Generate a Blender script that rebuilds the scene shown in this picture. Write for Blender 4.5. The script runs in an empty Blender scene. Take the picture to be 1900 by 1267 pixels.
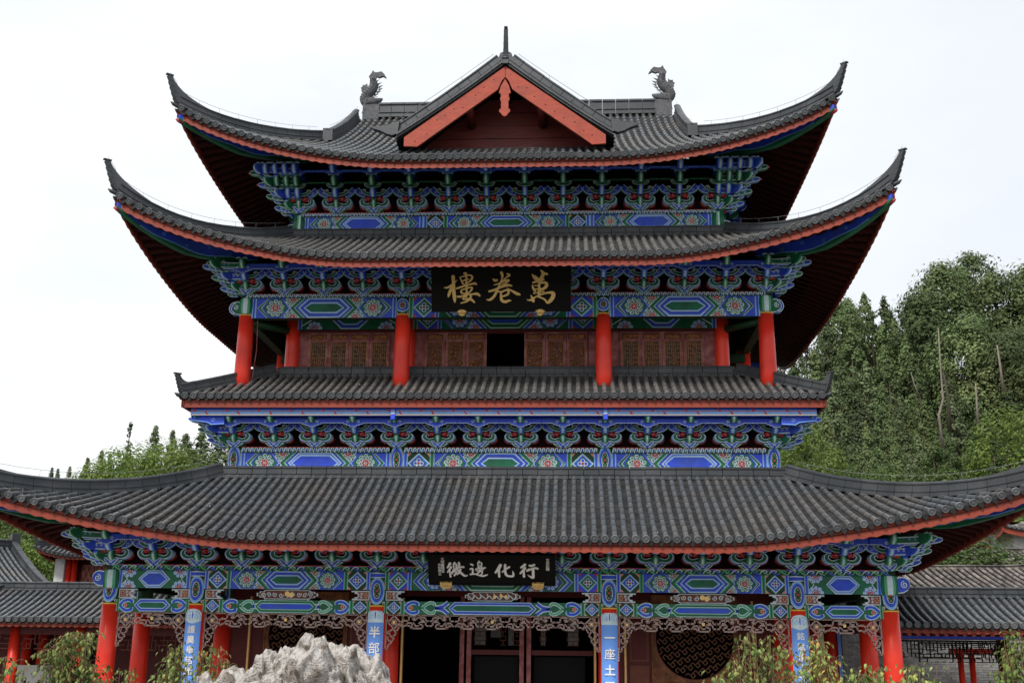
import bpy, math, random
from math import sin, cos, pi, radians, sqrt, atan2
from mathutils import Vector, Matrix, noise
random.seed(7)
R = random.random
S = bpy.context.scene
COL = S.collection
# ------------------------------------------------------------------ camera, sky, sun, exposure
CAM = Vector((1.945, -26.873, 2.884)); FPX = 2050.0
YAW, PITCH, ROLL = 0.058, 0.267, 0.012
_c, _s = cos(YAW), sin(YAW)
_fw0 = Vector((-_s, _c, 0)); _rt0 = Vector((_c, _s, 0)); _up0 = Vector((0, 0, 1))
_fw = _fw0*cos(PITCH)+_up0*sin(PITCH); _up1 = _up0*cos(PITCH)-_fw0*sin(PITCH)
_rt = _rt0*cos(ROLL)+_up1*sin(ROLL); _up = _up1*cos(ROLL)-_rt0*sin(ROLL)
cd = bpy.data.cameras.new('camera'); cam = bpy.data.objects.new('camera', cd); COL.objects.link(cam)
M = Matrix((( _rt.x, _up.x, -_fw.x, CAM.x), (_rt.y, _up.y, -_fw.y, CAM.y), (_rt.z, _up.z, -_fw.z, CAM.z), (0, 0, 0, 1)))
cam.matrix_world = M; cd.sensor_width = 36; cd.lens = FPX/1900*36; cd.clip_end = 3000; cd.clip_start = 0.3
cd.dof.use_dof = True; cd.dof.focus_distance = 29; cd.dof.aperture_fstop = 5.6
S.camera = cam
def at(px, py, Y):
    """point of the real place seen at photo pixel px,py on the plane Y"""
    d = _rt*((px-950)/FPX)+_up*((633.5-py)/FPX)+_fw
    return CAM+d*((Y-CAM.y)/d.y)
W = bpy.data.worlds.new('World'); S.world = W; W.use_nodes = True
wn = W.node_tree.nodes; wl = W.node_tree.links
for n in list(wn): wn.remove(n)
SUN_EL, SUN_AZ = radians(52), radians(215)     # azimuth: from front left
sky = wn.new('ShaderNodeTexSky'); sky.sky_type = 'NISHITA'; sky.sun_disc = False
sky.sun_elevation = SUN_EL; sky.sun_rotation = SUN_AZ
bgs = wn.new('ShaderNodeBackground'); bgs.inputs[1].default_value = 0.12
wl.new(sky.outputs[0], bgs.inputs[0])
tc = wn.new('ShaderNodeTexCoord'); mp = wn.new('ShaderNodeMapping'); mp.inputs['Scale'].default_value = (1.2, 1.2, 3.0)
nz = wn.new('ShaderNodeTexNoise'); nz.inputs['Scale'].default_value = 1.6; nz.inputs['Detail'].default_value = 6; nz.inputs['Roughness'].default_value = .55
rp = wn.new('ShaderNodeValToRGB'); rp.color_ramp.elements[0].position = .34; rp.color_ramp.elements[0].color = (.80, .845, .89, 1)
rp.color_ramp.elements[1].position = .62; rp.color_ramp.elements[1].color = (1, 1, 1, 1)
bgc = wn.new('ShaderNodeBackground'); bgc.inputs[1].default_value = .88
wl.new(tc.outputs['Generated'], mp.inputs[0]); wl.new(mp.outputs[0], nz.inputs['Vector']); wl.new(nz.outputs[0], rp.inputs[0]); 
sx_ = wn.new('ShaderNodeSeparateXYZ'); wl.new(tc.outputs['Generated'], sx_.inputs[0])
g1 = wn.new('ShaderNodeMapRange'); g1.inputs[1].default_value = .02; g1.inputs[2].default_value = .55; g1.inputs[3].default_value = 0; g1.inputs[4].default_value = .85; wl.new(sx_.outputs[0], g1.inputs[0])
cm = wn.new('ShaderNodeMix'); cm.data_type = 'RGBA'; wl.new(g1.outputs[0], cm.inputs[0]); wl.new(rp.outputs[0], cm.inputs[6]); cm.inputs[7].default_value = (.70, .745, .80, 1)
wl.new(cm.outputs[2], bgc.inputs[0])
mx = wn.new('ShaderNodeMixShader'); mx.inputs[0].default_value = .93
wo = wn.new('ShaderNodeOutputWorld'); wl.new(bgs.outputs[0], mx.inputs[1]); wl.new(bgc.outputs[0], mx.inputs[2]); wl.new(mx.outputs[0], wo.inputs[0])
sd = bpy.data.lights.new('sun', 'SUN'); sd.energy = 2.6; sd.angle = radians(14); sd.color = (1, .97, .92)
sun = bpy.data.objects.new('sun', sd); COL.objects.link(sun)
sdir = Vector((-0.45, -0.95, 1.25)).normalized()       # towards the sun
sun.rotation_euler = sdir.to_track_quat('Z', 'Y').to_euler()
sky.sun_elevation = math.asin(sdir.z); sky.sun_rotation = atan2(sdir.x, sdir.y)
V = S.view_settings; V.view_transform = 'Standard'; V.look = 'None'; V.exposure = 0.42; V.gamma = 1; V.use_curve_mapping = False
S.cycles.max_bounces = 6; S.cycles.diffuse_bounces = 3; S.cycles.glossy_bounces = 2; S.cycles.transmission_bounces = 2

# ------------------------------------------------------------------ materials
def mat(name, rgb, rough=.6, var=.15, scale=3., bump=0., spec=.4, metal=0., rnd=0., tint=None, tscale=1.2, streak=None, coat=0, trans=0):
    m = bpy.data.materials.new(name); m.use_nodes = True
    n = m.node_tree.nodes; l = m.node_tree.links; b = n['Principled BSDF']
    b.inputs['Roughness'].default_value = rough; b.inputs['Metallic'].default_value = metal
    b.inputs['Specular IOR Level'].default_value = spec; b.inputs['Coat Weight'].default_value = coat
    t = n.new('ShaderNodeTexCoord'); geo = n.new('ShaderNodeNewGeometry')
    vec = geo.outputs['Position']
    if streak:
        mpp = n.new('ShaderNodeMapping'); mpp.inputs['Scale'].default_value = streak; l.new(vec, mpp.inputs[0]); vec = mpp.outputs[0]
    nn = n.new('ShaderNodeTexNoise'); nn.inputs['Scale'].default_value = scale; nn.inputs['Detail'].default_value = 5; nn.inputs['Roughness'].default_value = .65
    l.new(vec, nn.inputs['Vector'])
    mr = n.new('ShaderNodeMapRange'); mr.inputs[1].default_value = .25; mr.inputs[2].default_value = .75
    mr.inputs[3].default_value = 1-var; mr.inputs[4].default_value = 1+var; l.new(nn.outputs[0], mr.inputs[0])
    fac = mr.outputs[0]
    if rnd:
        oi = n.new('ShaderNodeObjectInfo'); ad = n.new('ShaderNodeMath'); ad.operation = 'ADD'
        l.new(oi.outputs['Random'], ad.inputs[0]); l.new(geo.outputs['Random Per Island'], ad.inputs[1])
        fr = n.new('ShaderNodeMath'); fr.operation = 'FRACT'; l.new(ad.outputs[0], fr.inputs[0])
        m2 = n.new('ShaderNodeMapRange'); m2.inputs[3].default_value = 1-rnd; m2.inputs[4].default_value = 1+rnd; l.new(fr.outputs[0], m2.inputs[0])
        mu = n.new('ShaderNodeMath'); mu.operation = 'MULTIPLY'; l.new(fac, mu.inputs[0]); l.new(m2.outputs[0], mu.inputs[1]); fac = mu.outputs[0]
    if trans:          # whole crowns differ in tone from tree to tree
        o2 = n.new('ShaderNodeObjectInfo'); m4 = n.new('ShaderNodeMapRange'); m4.inputs[3].default_value = .62; m4.inputs[4].default_value = 1.38; l.new(o2.outputs['Random'], m4.inputs[0])
        m5 = n.new('ShaderNodeMath'); m5.operation = 'MULTIPLY'; l.new(fac, m5.inputs[0]); l.new(m4.outputs[0], m5.inputs[1]); fac = m5.outputs[0]
    base = n.new('ShaderNodeRGB'); base.outputs[0].default_value = (*rgb, 1); bc = base.outputs[0]
    if tint:
        n2 = n.new('ShaderNodeTexNoise'); n2.inputs['Scale'].default_value = tscale; n2.inputs['Detail'].default_value = 4; l.new(geo.outputs['Position'], n2.inputs['Vector'])
        r2 = n.new('ShaderNodeMapRange'); r2.inputs[1].default_value = .42; r2.inputs[2].default_value = .66; l.new(n2.outputs[0], r2.inputs[0])
        mc = n.new('ShaderNodeMix'); mc.data_type = 'RGBA'; l.new(r2.outputs[0], mc.inputs[0]); l.new(bc, mc.inputs[6]); mc.inputs[7].default_value = (*tint, 1); bc = mc.outputs[2]
    vm = n.new('ShaderNodeVectorMath'); vm.operation = 'SCALE'; l.new(bc, vm.inputs[0]); l.new(fac, vm.inputs['Scale']); l.new(vm.outputs[0], b.inputs['Base Color'])
    if trans:
        tr_ = n.new('ShaderNodeBsdfTranslucent'); ms = n.new('ShaderNodeMixShader'); ms.inputs[0].default_value = trans; l.new(vm.outputs[0], tr_.inputs[0])
        l.new(b.outputs[0], ms.inputs[1]); l.new(tr_.outputs[0], ms.inputs[2]); l.new(ms.outputs[0], n['Material Output'].inputs[0])
    if bump:
        bn = n.new('ShaderNodeBump'); bn.inputs['Strength'].default_value = bump; bn.inputs['Distance'].default_value = .03
        n3 = n.new('ShaderNodeTexNoise'); n3.inputs['Scale'].default_value = scale*5; n3.inputs['Detail'].default_value = 6; l.new(geo.outputs['Position'], n3.inputs['Vector'])
        l.new(n3.outputs[0], bn.inputs['Height']); l.new(bn.outputs[0], b.inputs['Normal'])
    return m
K = dict(
 tile=mat('roof tile glazed slate', (.098, .110, .122), .36, .25, 2.5, .15, .7, rnd=.09, tint=(.125, .114, .104), tscale=.6),
 disc=mat('eave disc clay', (.135, .142, .148), .6, .25, 6, .2, .4, rnd=.2),
 tilew=mat('roof tile weathered', (.150, .138, .126), .55, .28, 3.5, .2, .4, rnd=.12, tint=(.125, .122, .120), tscale=.8),
 ridge=mat('ridge tile', (.034, .038, .044), .5, .22, 3, .15, .5, rnd=.14, tint=(.058, .060, .065), tscale=1.),
 panlip=mat('pan tile edge highlight', (.042, .041, .043), .7, .3, 5, .1, .3, rnd=.5),  # paler than the pans: light caught on the lips, put into the colour
 frame3=mat('dark window surround', (.25, .095, .035), .6, .35, 5, .2, .3, tint=(.13, .045, .018), tscale=6),
 woodd=mat('dark lattice wood', (.17, .072, .032), .6, .3, 10, .2, .3),
 pan=mat('pan tile', (.018, .017, .018), .7, .3, 5, .1, .3, rnd=.3),  # very dark: shade in the gaps between barrel rows is in the colour
 old=mat('old clay tile', (.20, .175, .155), .85, .4, 6, .3, .2, rnd=.45, tint=(.10, .09, .085), tscale=2),
 stone=mat('carved grey stone', (.115, .115, .122), .8, .4, 8, .4, .2),
 fascia=mat('red oxide board', (.27, .046, .024), .6, .22, 1.5, .15, .35, tint=(.22, .038, .022), tscale=1.4, streak=(1, 1, 4)),
 gable=mat('bright gable board', (.37, .064, .036), .6, .22, 3, .2, .3, tint=(.32, .064, .038), tscale=3, streak=(1, 1, 2.5)),
 column=mat('red lacquer', (.88, .046, .020), 0.36, .18, 1.2, .06, .35, tint=(.72, .030, .014), tscale=.9, streak=(1, 1, .35)),
 gwall=mat('faded dark red boards', (.17, .030, .024), .5, .35, 3, .2, .4, streak=(.5, 1, 4)),
 darkred=mat('dark red wood', (.10, .012, .010), .5, .25, 3, .1, .35),
 panelred=mat('worn maroon paint', (.27, .080, .078), .7, .3, 4, .2, .25, tint=(.36, .15, .14), tscale=4),
 soffit=mat('shade-dark soffit wood', (.016, .006, .005), .8, .3, 3, 0, .1),  # near black: the shade under the eaves is put into the colour
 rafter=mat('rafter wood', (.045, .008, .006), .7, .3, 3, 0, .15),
 black=mat('black lacquer', (.006, .005, .0045), .5, .2, 3, 0, .12),
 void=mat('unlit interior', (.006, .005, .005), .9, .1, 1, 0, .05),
 blue=mat('ultramarine paint', (.030, .078, .66), .5, .20, 5, 0, .35, tint=(.045, .095, .52), tscale=1.5),
 blue2=mat('light blue paint', (.22, .43, .84), .5, .18, 5, 0, .35),
 green=mat('malachite paint', (.010, .150, .070), .5, .25, 5, 0, .35, tint=(.016, .105, .052), tscale=1.5),
 green2=mat('light green paint', (.10, .40, .22), .5, .12, 9, 0, .35),
 dgreen=mat('deep green paint', (.012, .055, .022), .55, .2, 6, 0, .3),
 white=mat('white paint', (.62, .74, .77), .5, .18, 6, 0, .35),
 cream=mat('cream line paint', (.78, .66, .45), .5, .1, 6, 0, .3),
 red=mat('vermilion paint', (.55, .035, .045), .5, .15, 9, 0, .35),
 pink=mat('pink paint', (.75, .28, .25), .5, .15, 9, 0, .35),
 gold=mat('gold leaf', (.85, .56, .20), .42, .15, 12, .05, .5, metal=.35),
 goldring=mat('yellow ochre', (.75, .48, .08), .45, .1, 6, 0, .4),
 couplet=mat('sky blue board', (.14, .33, .82), .4, .05, 3, 0, .4),
 lattice=mat('brown lattice wood', (.17, .050, .035), .6, .2, 8, 0, .3),
 latline=mat('lattice edge line paint', (.80, .64, .57), .6, .15, 8, 0, .3),  # pale edge lines along the brown fret bars
 carved=mat('carved camphor wood', (.46, .18, .06), .5, .45, 22, .9, .4, tint=(.16, .05, .02), tscale=16),
 wood=mat('amber window wood', (.36, .155, .065), .6, .3, 10, .2, .3),
 frame=mat('frame umber', (.15, .040, .018), .5, .3, 5, .1, .35),
 brick=mat('grey brick', (.34, .33, .32), .9, .22, 6, .3, .15, rnd=.22),
 mortar=mat('mortar', (.36, .35, .34), .95, .15, 6, .2, .1),
 plaster=mat('white plaster', (.70, .70, .68), .85, .12, 2, .1, .2),
 bark=mat('pale bark', (.20, .17, .14), .9, .35, 5, .5, .1),
 barkd=mat('dark bark', (.075, .06, .05), .9, .35, 5, .5, .1),
 fir=mat('conifer needles', (.098, .140, .056), .75, .3, .5, 0, .2, rnd=.28, tint=(.140, .168, .066), tscale=.12, trans=.2),
 fir2=mat('dull green needles', (.118, .148, .074), .8, .3, .5, 0, .2, rnd=.28, tint=(.085, .118, .045), tscale=.12, trans=.2),
 leaf=mat('light green leaves', (.16, .225, .045), .6, .3, 2, 0, .3, rnd=.4, tint=(.12, .185, .045), tscale=.5, trans=.4),
 leafd=mat('dark green leaves', (.085, .130, .035), .6, .35, 2, 0, .3, rnd=.4, trans=.35),
 leafy=mat('shrub leaves', (.21, .30, .075), .45, .25, 6, 0, .4, rnd=.4, tint=(.34, .35, .10), tscale=4, trans=.35),
 leafr=mat('reddish shrub leaves', (.36, .20, .06), .5, .25, 6, 0, .4, rnd=.4, trans=.3),
 stem=mat('shrub stem', (.20, .13, .07), .8, .3, 8, .2, .2),
 rock=mat('limestone', (.58, .54, .50), .45, .6, 8, 1., .45, tint=(.095, .075, .055), tscale=8),  # dark noise tint paints the shade of pits and crevices
 paving=mat('courtyard paving', (.17, .165, .155), .85, .2, 1.5, .2, .2),
 soil=mat('hill soil', (.050, .052, .022), .95, .3, .3, 0, .05),
 plinth=mat('plinth stone', (.33, .32, .30), .85, .2, 3, .2, .2),
 letter=mat('letter white', (.90, .84, .78), .5, .06, 9, 0, .3),
 wire=mat('galvanised rod', (.22, .22, .22), .5, .1, 5, 0, .4),
 glass=mat('dim glass', (.007, .007, .008), .4, .1, 2, 0, .08),
 paper=mat('white paper', (.26, .26, .25), .8, .1, 3, 0, .2),
 skin=mat('skin', (.45, .25, .17), .6, .1, 5, 0, .3), cloth=mat('dark cloth', (.02, .022, .04), .9, .2, 9, 0, .1), yellowc=mat('yellow cloth', (.5, .3, .03), .9, .2, 9, 0, .1), hair=mat('black hair', (.01, .01, .01), .6, .1, 9, 0, .3),
)
# ------------------------------------------------------------------ mesh builder
class MB:
    def __init__(s): s.v = []; s.f = []; s.m = []; s.sm = []; s.mats = []
    def mi(s, k):
        if k not in s.mats: s.mats.append(k)
        return s.mats.index(k)
    def add(s, vs, fs, k, smooth=False):
        o = len(s.v); s.v += [tuple(x) for x in vs]; i = s.mi(k)
        for f in fs: s.f.append(tuple(o+j for j in f)); s.m.append(i); s.sm.append(smooth)
    def box(s, x0, x1, y0, y1, z0, z1, k):
        s.add([(x0,y0,z0),(x1,y0,z0),(x1,y1,z0),(x0,y1,z0),(x0,y0,z1),(x1,y0,z1),(x1,y1,z1),(x0,y1,z1)],
              [(0,3,2,1),(4,5,6,7),(0,1,5,4),(1,2,6,5),(2,3,7,6),(3,0,4,7)], k)
    def prism(s, poly, y0, y1, k, ke=None):     # polygon in x,z extruded y0 (front) .. y1
        n = len(poly); ke = ke or k
        s.add([(a, y0, b) for a, b in poly], [tuple(range(n))], k)
        s.add([(a, y0, b) for a, b in poly]+[(a, y1, b) for a, b in poly], [(i, (i+1) % n, n+(i+1) % n, n+i) for i in range(n)]+[tuple(range(2*n-1, n-1, -1))], ke)
    def tube(s, path, rad, k, seg=8, smooth=True, cap=True):
        vs = []; n = len(path); path = [Vector(p) for p in path]
        if not hasattr(rad, '__len__'): rad = [rad]*n
        for i, p in enumerate(path):
            t = (path[min(i+1, n-1)]-path[max(i-1, 0)]).normalized()
            a = t.cross(Vector((0, 1, 0))) if abs(t.y) < .9 else t.cross(Vector((1, 0, 0)))
            a.normalize(); b = t.cross(a)
            for j in range(seg):
                an = 2*pi*j/seg; vs.append(p+(a*cos(an)+b*sin(an))*rad[i])
        fs = [(i*seg+j, i*seg+(j+1) % seg, (i+1)*seg+(j+1) % seg, (i+1)*seg+j) for i in range(n-1) for j in range(seg)]
        if cap: fs += [tuple(range(seg-1, -1, -1)), tuple((n-1)*seg+j for j in range(seg))]
        s.add(vs, fs, k, smooth)
    def build(s, name, parent=None, matrix=None, **kw):
        me = bpy.data.meshes.new(name); me.from_pydata(s.v, [], s.f)
        for k in s.mats: me.materials.append(K[k])
        me.polygons.foreach_set('material_index', s.m); me.polygons.foreach_set('use_smooth', s.sm); me.update()
        return place(name, me, parent, matrix, **kw)
    def mesh(s, name):
        me = bpy.data.meshes.new(name); me.from_pydata(s.v, [], s.f)
        for k in s.mats: me.materials.append(K[k])
        me.polygons.foreach_set('material_index', s.m); me.polygons.foreach_set('use_smooth', s.sm); me.update(); return me
    def addmesh(s, o, M4):
        base = len(s.v); s.v += [tuple(M4 @ Vector(v)) for v in o.v]; mp_ = [s.mi(k) for k in o.mats]
        s.f += [tuple(base+j for j in f) for f in o.f]; s.m += [mp_[i] for i in o.m]; s.sm += o.sm
def place(name, me, parent=None, matrix=None, **kw):
    o = bpy.data.objects.new(name, me); COL.objects.link(o)
    if parent: o.parent = parent
    if matrix is not None: o.matrix_local = matrix
    for a, b in kw.items(): o[a] = b
    return o
def thing(name, label, cat, loc=(0, 0, 0), group=None, rz=0):
    o = bpy.data.objects.new(name, None); COL.objects.link(o); o.location = loc; o.rotation_euler = (0, 0, rz); o['label'] = label; o['category'] = cat
    if group: o['group'] = group
    o.empty_display_size = .2
    return o
def part(name, parent, loc=(0, 0, 0), **kw):
    o = bpy.data.objects.new(name, None); COL.objects.link(o); o.parent = parent; o.location = loc; o.empty_display_size = .1
    for a, b in kw.items(): o[a] = b
    return o
COUNT = {}
def quota(kind, cap=300):
    COUNT[kind] = COUNT.get(kind, 0)+1
    return COUNT[kind] <= cap
def T(x, y, z): return Matrix.Translation((x, y, z))
def RZ(a): return Matrix.Rotation(a, 4, 'Z')
def cat(pts, n=5):
    """smooth curve through points (any tuple length)"""
    out = []; N = len(pts)
    for i in range(N-1):
        p0 = pts[max(i-1, 0)]; p1 = pts[i]; p2 = pts[i+1]; p3 = pts[min(i+2, N-1)]
        for k in range(n):
            t = k/n
            out.append(tuple(.5*((2*b)+(-a+c)*t+(2*a-5*b+4*c-d)*t*t+(-a+3*b-3*c+d)*t**3) for a, b, c, d in zip(p0, p1, p2, p3)))
    out.append(tuple(pts[-1])); return out
def ribbon2d(path, n=5):
    """path of (x,z,w) -> left and right edge lists"""
    P = cat(path, n) if n > 1 else [tuple(p) for p in path]; Lf = []; Rt = []
    for i, p in enumerate(P):
        a = P[max(i-1, 0)]; b = P[min(i+1, len(P)-1)]; dx, dz = b[0]-a[0], b[1]-a[1]; L = sqrt(dx*dx+dz*dz) or 1
        nx, nz_ = -dz/L, dx/L; w = max(p[2], .001)/2
        Lf.append((p[0]+nx*w, p[1]+nz_*w)); Rt.append((p[0]-nx*w, p[1]-nz_*w))
    return Lf, Rt
def rib3(mb, path, y0, y1, k, ke, line='white', lw=.018, n=4, rnd=True):
    """extruded ribbon with outlined front face (front at y0, y0<y1)"""
    L, Rr = ribbon2d(path, n); m = len(L)
    vs = [(a, y0, b) for a, b in L]+[(a, y0, b) for a, b in Rr]
    mb.add(vs, [(i, i+1, m+i+1, m+i) for i in range(m-1)], k)
    vs = [(a, y0, b) for a, b in L]+[(a, y1, b) for a, b in L]; mb.add(vs, [(i, m+i, m+i+1, i+1) for i in range(m-1)], ke, True)
    vs = [(a, y0, b) for a, b in Rr]+[(a, y1, b) for a, b in Rr]; mb.add(vs, [(i, i+1, m+i+1, m+i) for i in range(m-1)], ke, True)
    mb.add([(*L[0][:1], y0, L[0][1]), (L[0][0], y1, L[0][1]), (Rr[0][0], y1, Rr[0][1]), (Rr[0][0], y0, Rr[0][1])], [(0, 1, 2, 3)], ke)
    mb.add([(L[-1][0], y0, L[-1][1]), (L[-1][0], y1, L[-1][1]), (Rr[-1][0], y1, Rr[-1][1]), (Rr[-1][0], y0, Rr[-1][1])], [(0, 1, 2, 3)], ke)
    if line:
        for A, B in ((L, Rr), (Rr, L)):
            C = []
            for a, b in zip(A, B):
                d = sqrt((a[0]-b[0])**2+(a[1]-b[1])**2) or 1; t = min(lw/d, .45); C.append((a[0]+(b[0]-a[0])*t, a[1]+(b[1]-a[1])*t))
            mb.add([(a, y0-.003, b) for a, b in A]+[(a, y0-.003, b) for a, b in C], [(i, i+1, m+i+1, m+i) for i in range(m-1)], line)
# ------------------------------------------------------------------ painted decoration (thin paint layers, 2.5 mm each)
JR = random.Random(99)
class Paint:
    def __init__(s, mapf=None): s.mb = MB(); s.mapf = mapf; s.mir = None; s.jit = .0035
    def _emit(s, pts, faces, k, layer):
        if layer > 0 and s.jit: pts = [(u+JR.uniform(-s.jit, s.jit), v+JR.uniform(-s.jit, s.jit)) for u, v in pts]
        if s.mapf: vs = [s.mapf(u, v, layer*.0025) for u, v in pts]
        else: vs = [(u, -layer*.0025, v) for u, v in pts]
        s.mb.add(vs, faces, k)
    def poly(s, pts, k, layer):
        s._emit(pts, [tuple(range(len(pts)))], k, layer)
        if s.mir is not None: s._emit([(s.mir-u, v) for u, v in pts], [tuple(range(len(pts)-1, -1, -1))], k, layer)
    def rect(s, u0, u1, v0, v1, k, layer): s.poly([(u0, v0), (u1, v0), (u1, v1), (u0, v1)], k, layer)
    def line(s, pts, w, k, layer, n=1, closed=False):
        if closed: pts = list(pts)+[pts[0]]
        P = [(p[0], p[1], (p[2] if len(p) > 2 else w)) for p in pts]
        L, Rr = ribbon2d(P, n); m = len(L); fs = [(i, i+1, m+i+1, m+i) for i in range(m-1)]
        s._emit(L+Rr, fs, k, layer)
        if s.mir is not None: s._emit([(s.mir-u, v) for u, v in L+Rr], fs, k, layer)
    def disc(s, cu, cv, r, k, layer, n=12, r2=None, a0=0):
        r2 = r2 or r; s.poly([(cu+r*cos(a0+2*pi*i/n), cv+r2*sin(a0+2*pi*i/n)) for i in range(n)], k, layer)
    def ring(s, cu, cv, r, w, k, layer, n=14, r2=None):
        r2 = r2 or r; s.line([(cu+r*cos(2*pi*i/n), cv+r2*sin(2*pi*i/n)) for i in range(n)], w, k, layer, closed=True)
def clipv(pts, v0, v1):
    def clip(P, f, inter):
        out = []
        for i in range(len(P)):
            a, b = P[i], P[(i+1) % len(P)]
            if f(a): out.append(a)
            if f(a) != f(b): out.append(inter(a, b))
        return out
    for lim, sg in ((v0, 1), (v1, -1)):
        if not pts: return pts
        pts = clip(pts, lambda p: sg*(p[1]-lim) >= 0, lambda a, b: (a[0]+(b[0]-a[0])*(lim-a[1])/(b[1]-a[1]), lim))
    return pts
def flower(P, cu, cv, r, lay, h=None, bg='green', petal='red', ring2='white'):
    """scroll medallion; when h given, kept inside 0..h"""
    def D(a, b, rr, k, L, n=10):
        pts = [(a+rr*cos(2*pi*i/n), b+rr*sin(2*pi*i/n)) for i in range(n)]
        if h is not None: pts = clipv(pts, .004, h-.004)
        if len(pts) > 2: P.poly(pts, k, L)
    D(cu, cv, r, bg, lay, 16)
    N = 9
    for i in range(N):
        a = 2*pi*i/N+.2; x, y = cu+cos(a)*r*.80, cv+sin(a)*r*.80
        D(x, y, r*.25, ring2, lay+1); D(x+.02*r, y, r*.155, 'blue2' if bg == 'blue' else 'green', lay+2, 8); D(x, y-.03*r, r*.07, ring2, lay+3, 6)
    D(cu, cv, r*.50, 'white', lay+1, 12)
    for i in range(6):
        a = 2*pi*i/6; D(cu+cos(a)*r*.26, cv+sin(a)*r*.26, r*.19, petal, lay+2, 8); D(cu+cos(a)*r*.28, cv+sin(a)*r*.28, r*.08, 'pink', lay+3, 6)
    D(cu, cv, r*.15, 'white', lay+3, 8); D(cu, cv, r*.09, 'red', lay+4, 6)
def diamond_box(P, u0, u1, h, lay, a='blue', b='green'):
    w = u1-u0; cu = (u0+u1)/2; cv = h/2
    P.rect(u0, u1, 0, h, 'dgreen' if a == 'blue' else 'blue', lay)
    for sx in (0, 1):
        for sy in (0, 1):
            x = u0 if sx == 0 else u1; y = 0 if sy == 0 else h; q = .15*min(w, h)
            P.poly([(x, y), (x+(q*1.3 if sx == 0 else -q*1.3), y), (x, y+(q*1.3 if sy == 0 else -q*1.3))], 'pink' if a == 'blue' else 'red', lay+1)
    for k, f, c in ((1, 1.0, 'white'), (2, .90, 'blue2' if a == 'blue' else 'green2'), (3, .78, a), (4, .60, b)):
        P.poly([(cu-w/2*f, cv), (cu, cv-h/2*f), (cu+w/2*f, cv), (cu, cv+h/2*f)], c, lay+k)
    r = min(w, h)*.115
    for i in range(4):
        an = pi/2*i; P.disc(cu+cos(an)*r*1.25, cv+sin(an)*r*1.25, r*.95, 'white', lay+5, 10); P.disc(cu+cos(an)*r*1.3, cv+sin(an)*r*1.3, r*.6, a, lay+6, 8)
    P.disc(cu, cv, r*.6, 'red', lay+7, 8)
def stripe(P, u0, u1, h, lay, a='blue'):
    lt = 'blue2' if a == 'blue' else 'green2'; w = u1-u0
    P.rect(u0, u1, 0, h, 'white', lay); P.rect(u0+w*.06, u1-w*.06, 0, h, lt, lay+1); P.rect(u0+w*.28, u1-w*.28, 0, h, a, lay+2)
def hexpan(P, u0, u1, h, lay, a='blue', b='green', e=.5):
    q_ = .225 if a != b else .12
    """long hexagonal field, mirrored paints only need the whole thing once"""
    def hx(ins, c, L):
        k = h*e; t = ins
        P.poly([(u0+t*1.2, h/2), (u0+k+t*.55, t), (u1-k-t*.55, t), (u1-t*1.2, h/2), (u1-k-t*.55, h-t), (u0+k+t*.55, h-t)], c, L)
    hx(.0, 'white', lay); hx(h*.035, 'blue2' if a == 'blue' else 'green2', lay+1); hx(h*.085, a, lay+2)
    hx(h*q_, 'white', lay+3); hx(h*(q_+.035), 'blue2' if b != 'blue' or a == 'blue' else 'green2', lay+4); hx(h*(q_+.075), b, lay+5)
def chev(P, u, h, wd, lay, seq, dirn=1):
    """nested chevrons pointing to -u (dirn 1) starting at tip u"""
    x = u
    for i, (c, w) in enumerate(seq):
        t = dirn*h*.5
        P.poly([(x, h/2), (x+t, h), (x+t+w*dirn, h), (x+w*dirn, h/2), (x+t+w*dirn, 0), (x+t, 0)], c, lay)
        x += w*dirn
    return x
SEQ_A = [('white', .018), ('green', .07), ('green2', .035), ('white', .018), ('blue', .08), ('blue2', .035), ('white', .018)]
SEQ_B = [('white', .018), ('blue', .07), ('blue2', .035), ('white', .018), ('green', .08), ('green2', .035), ('white', .018)]
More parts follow.
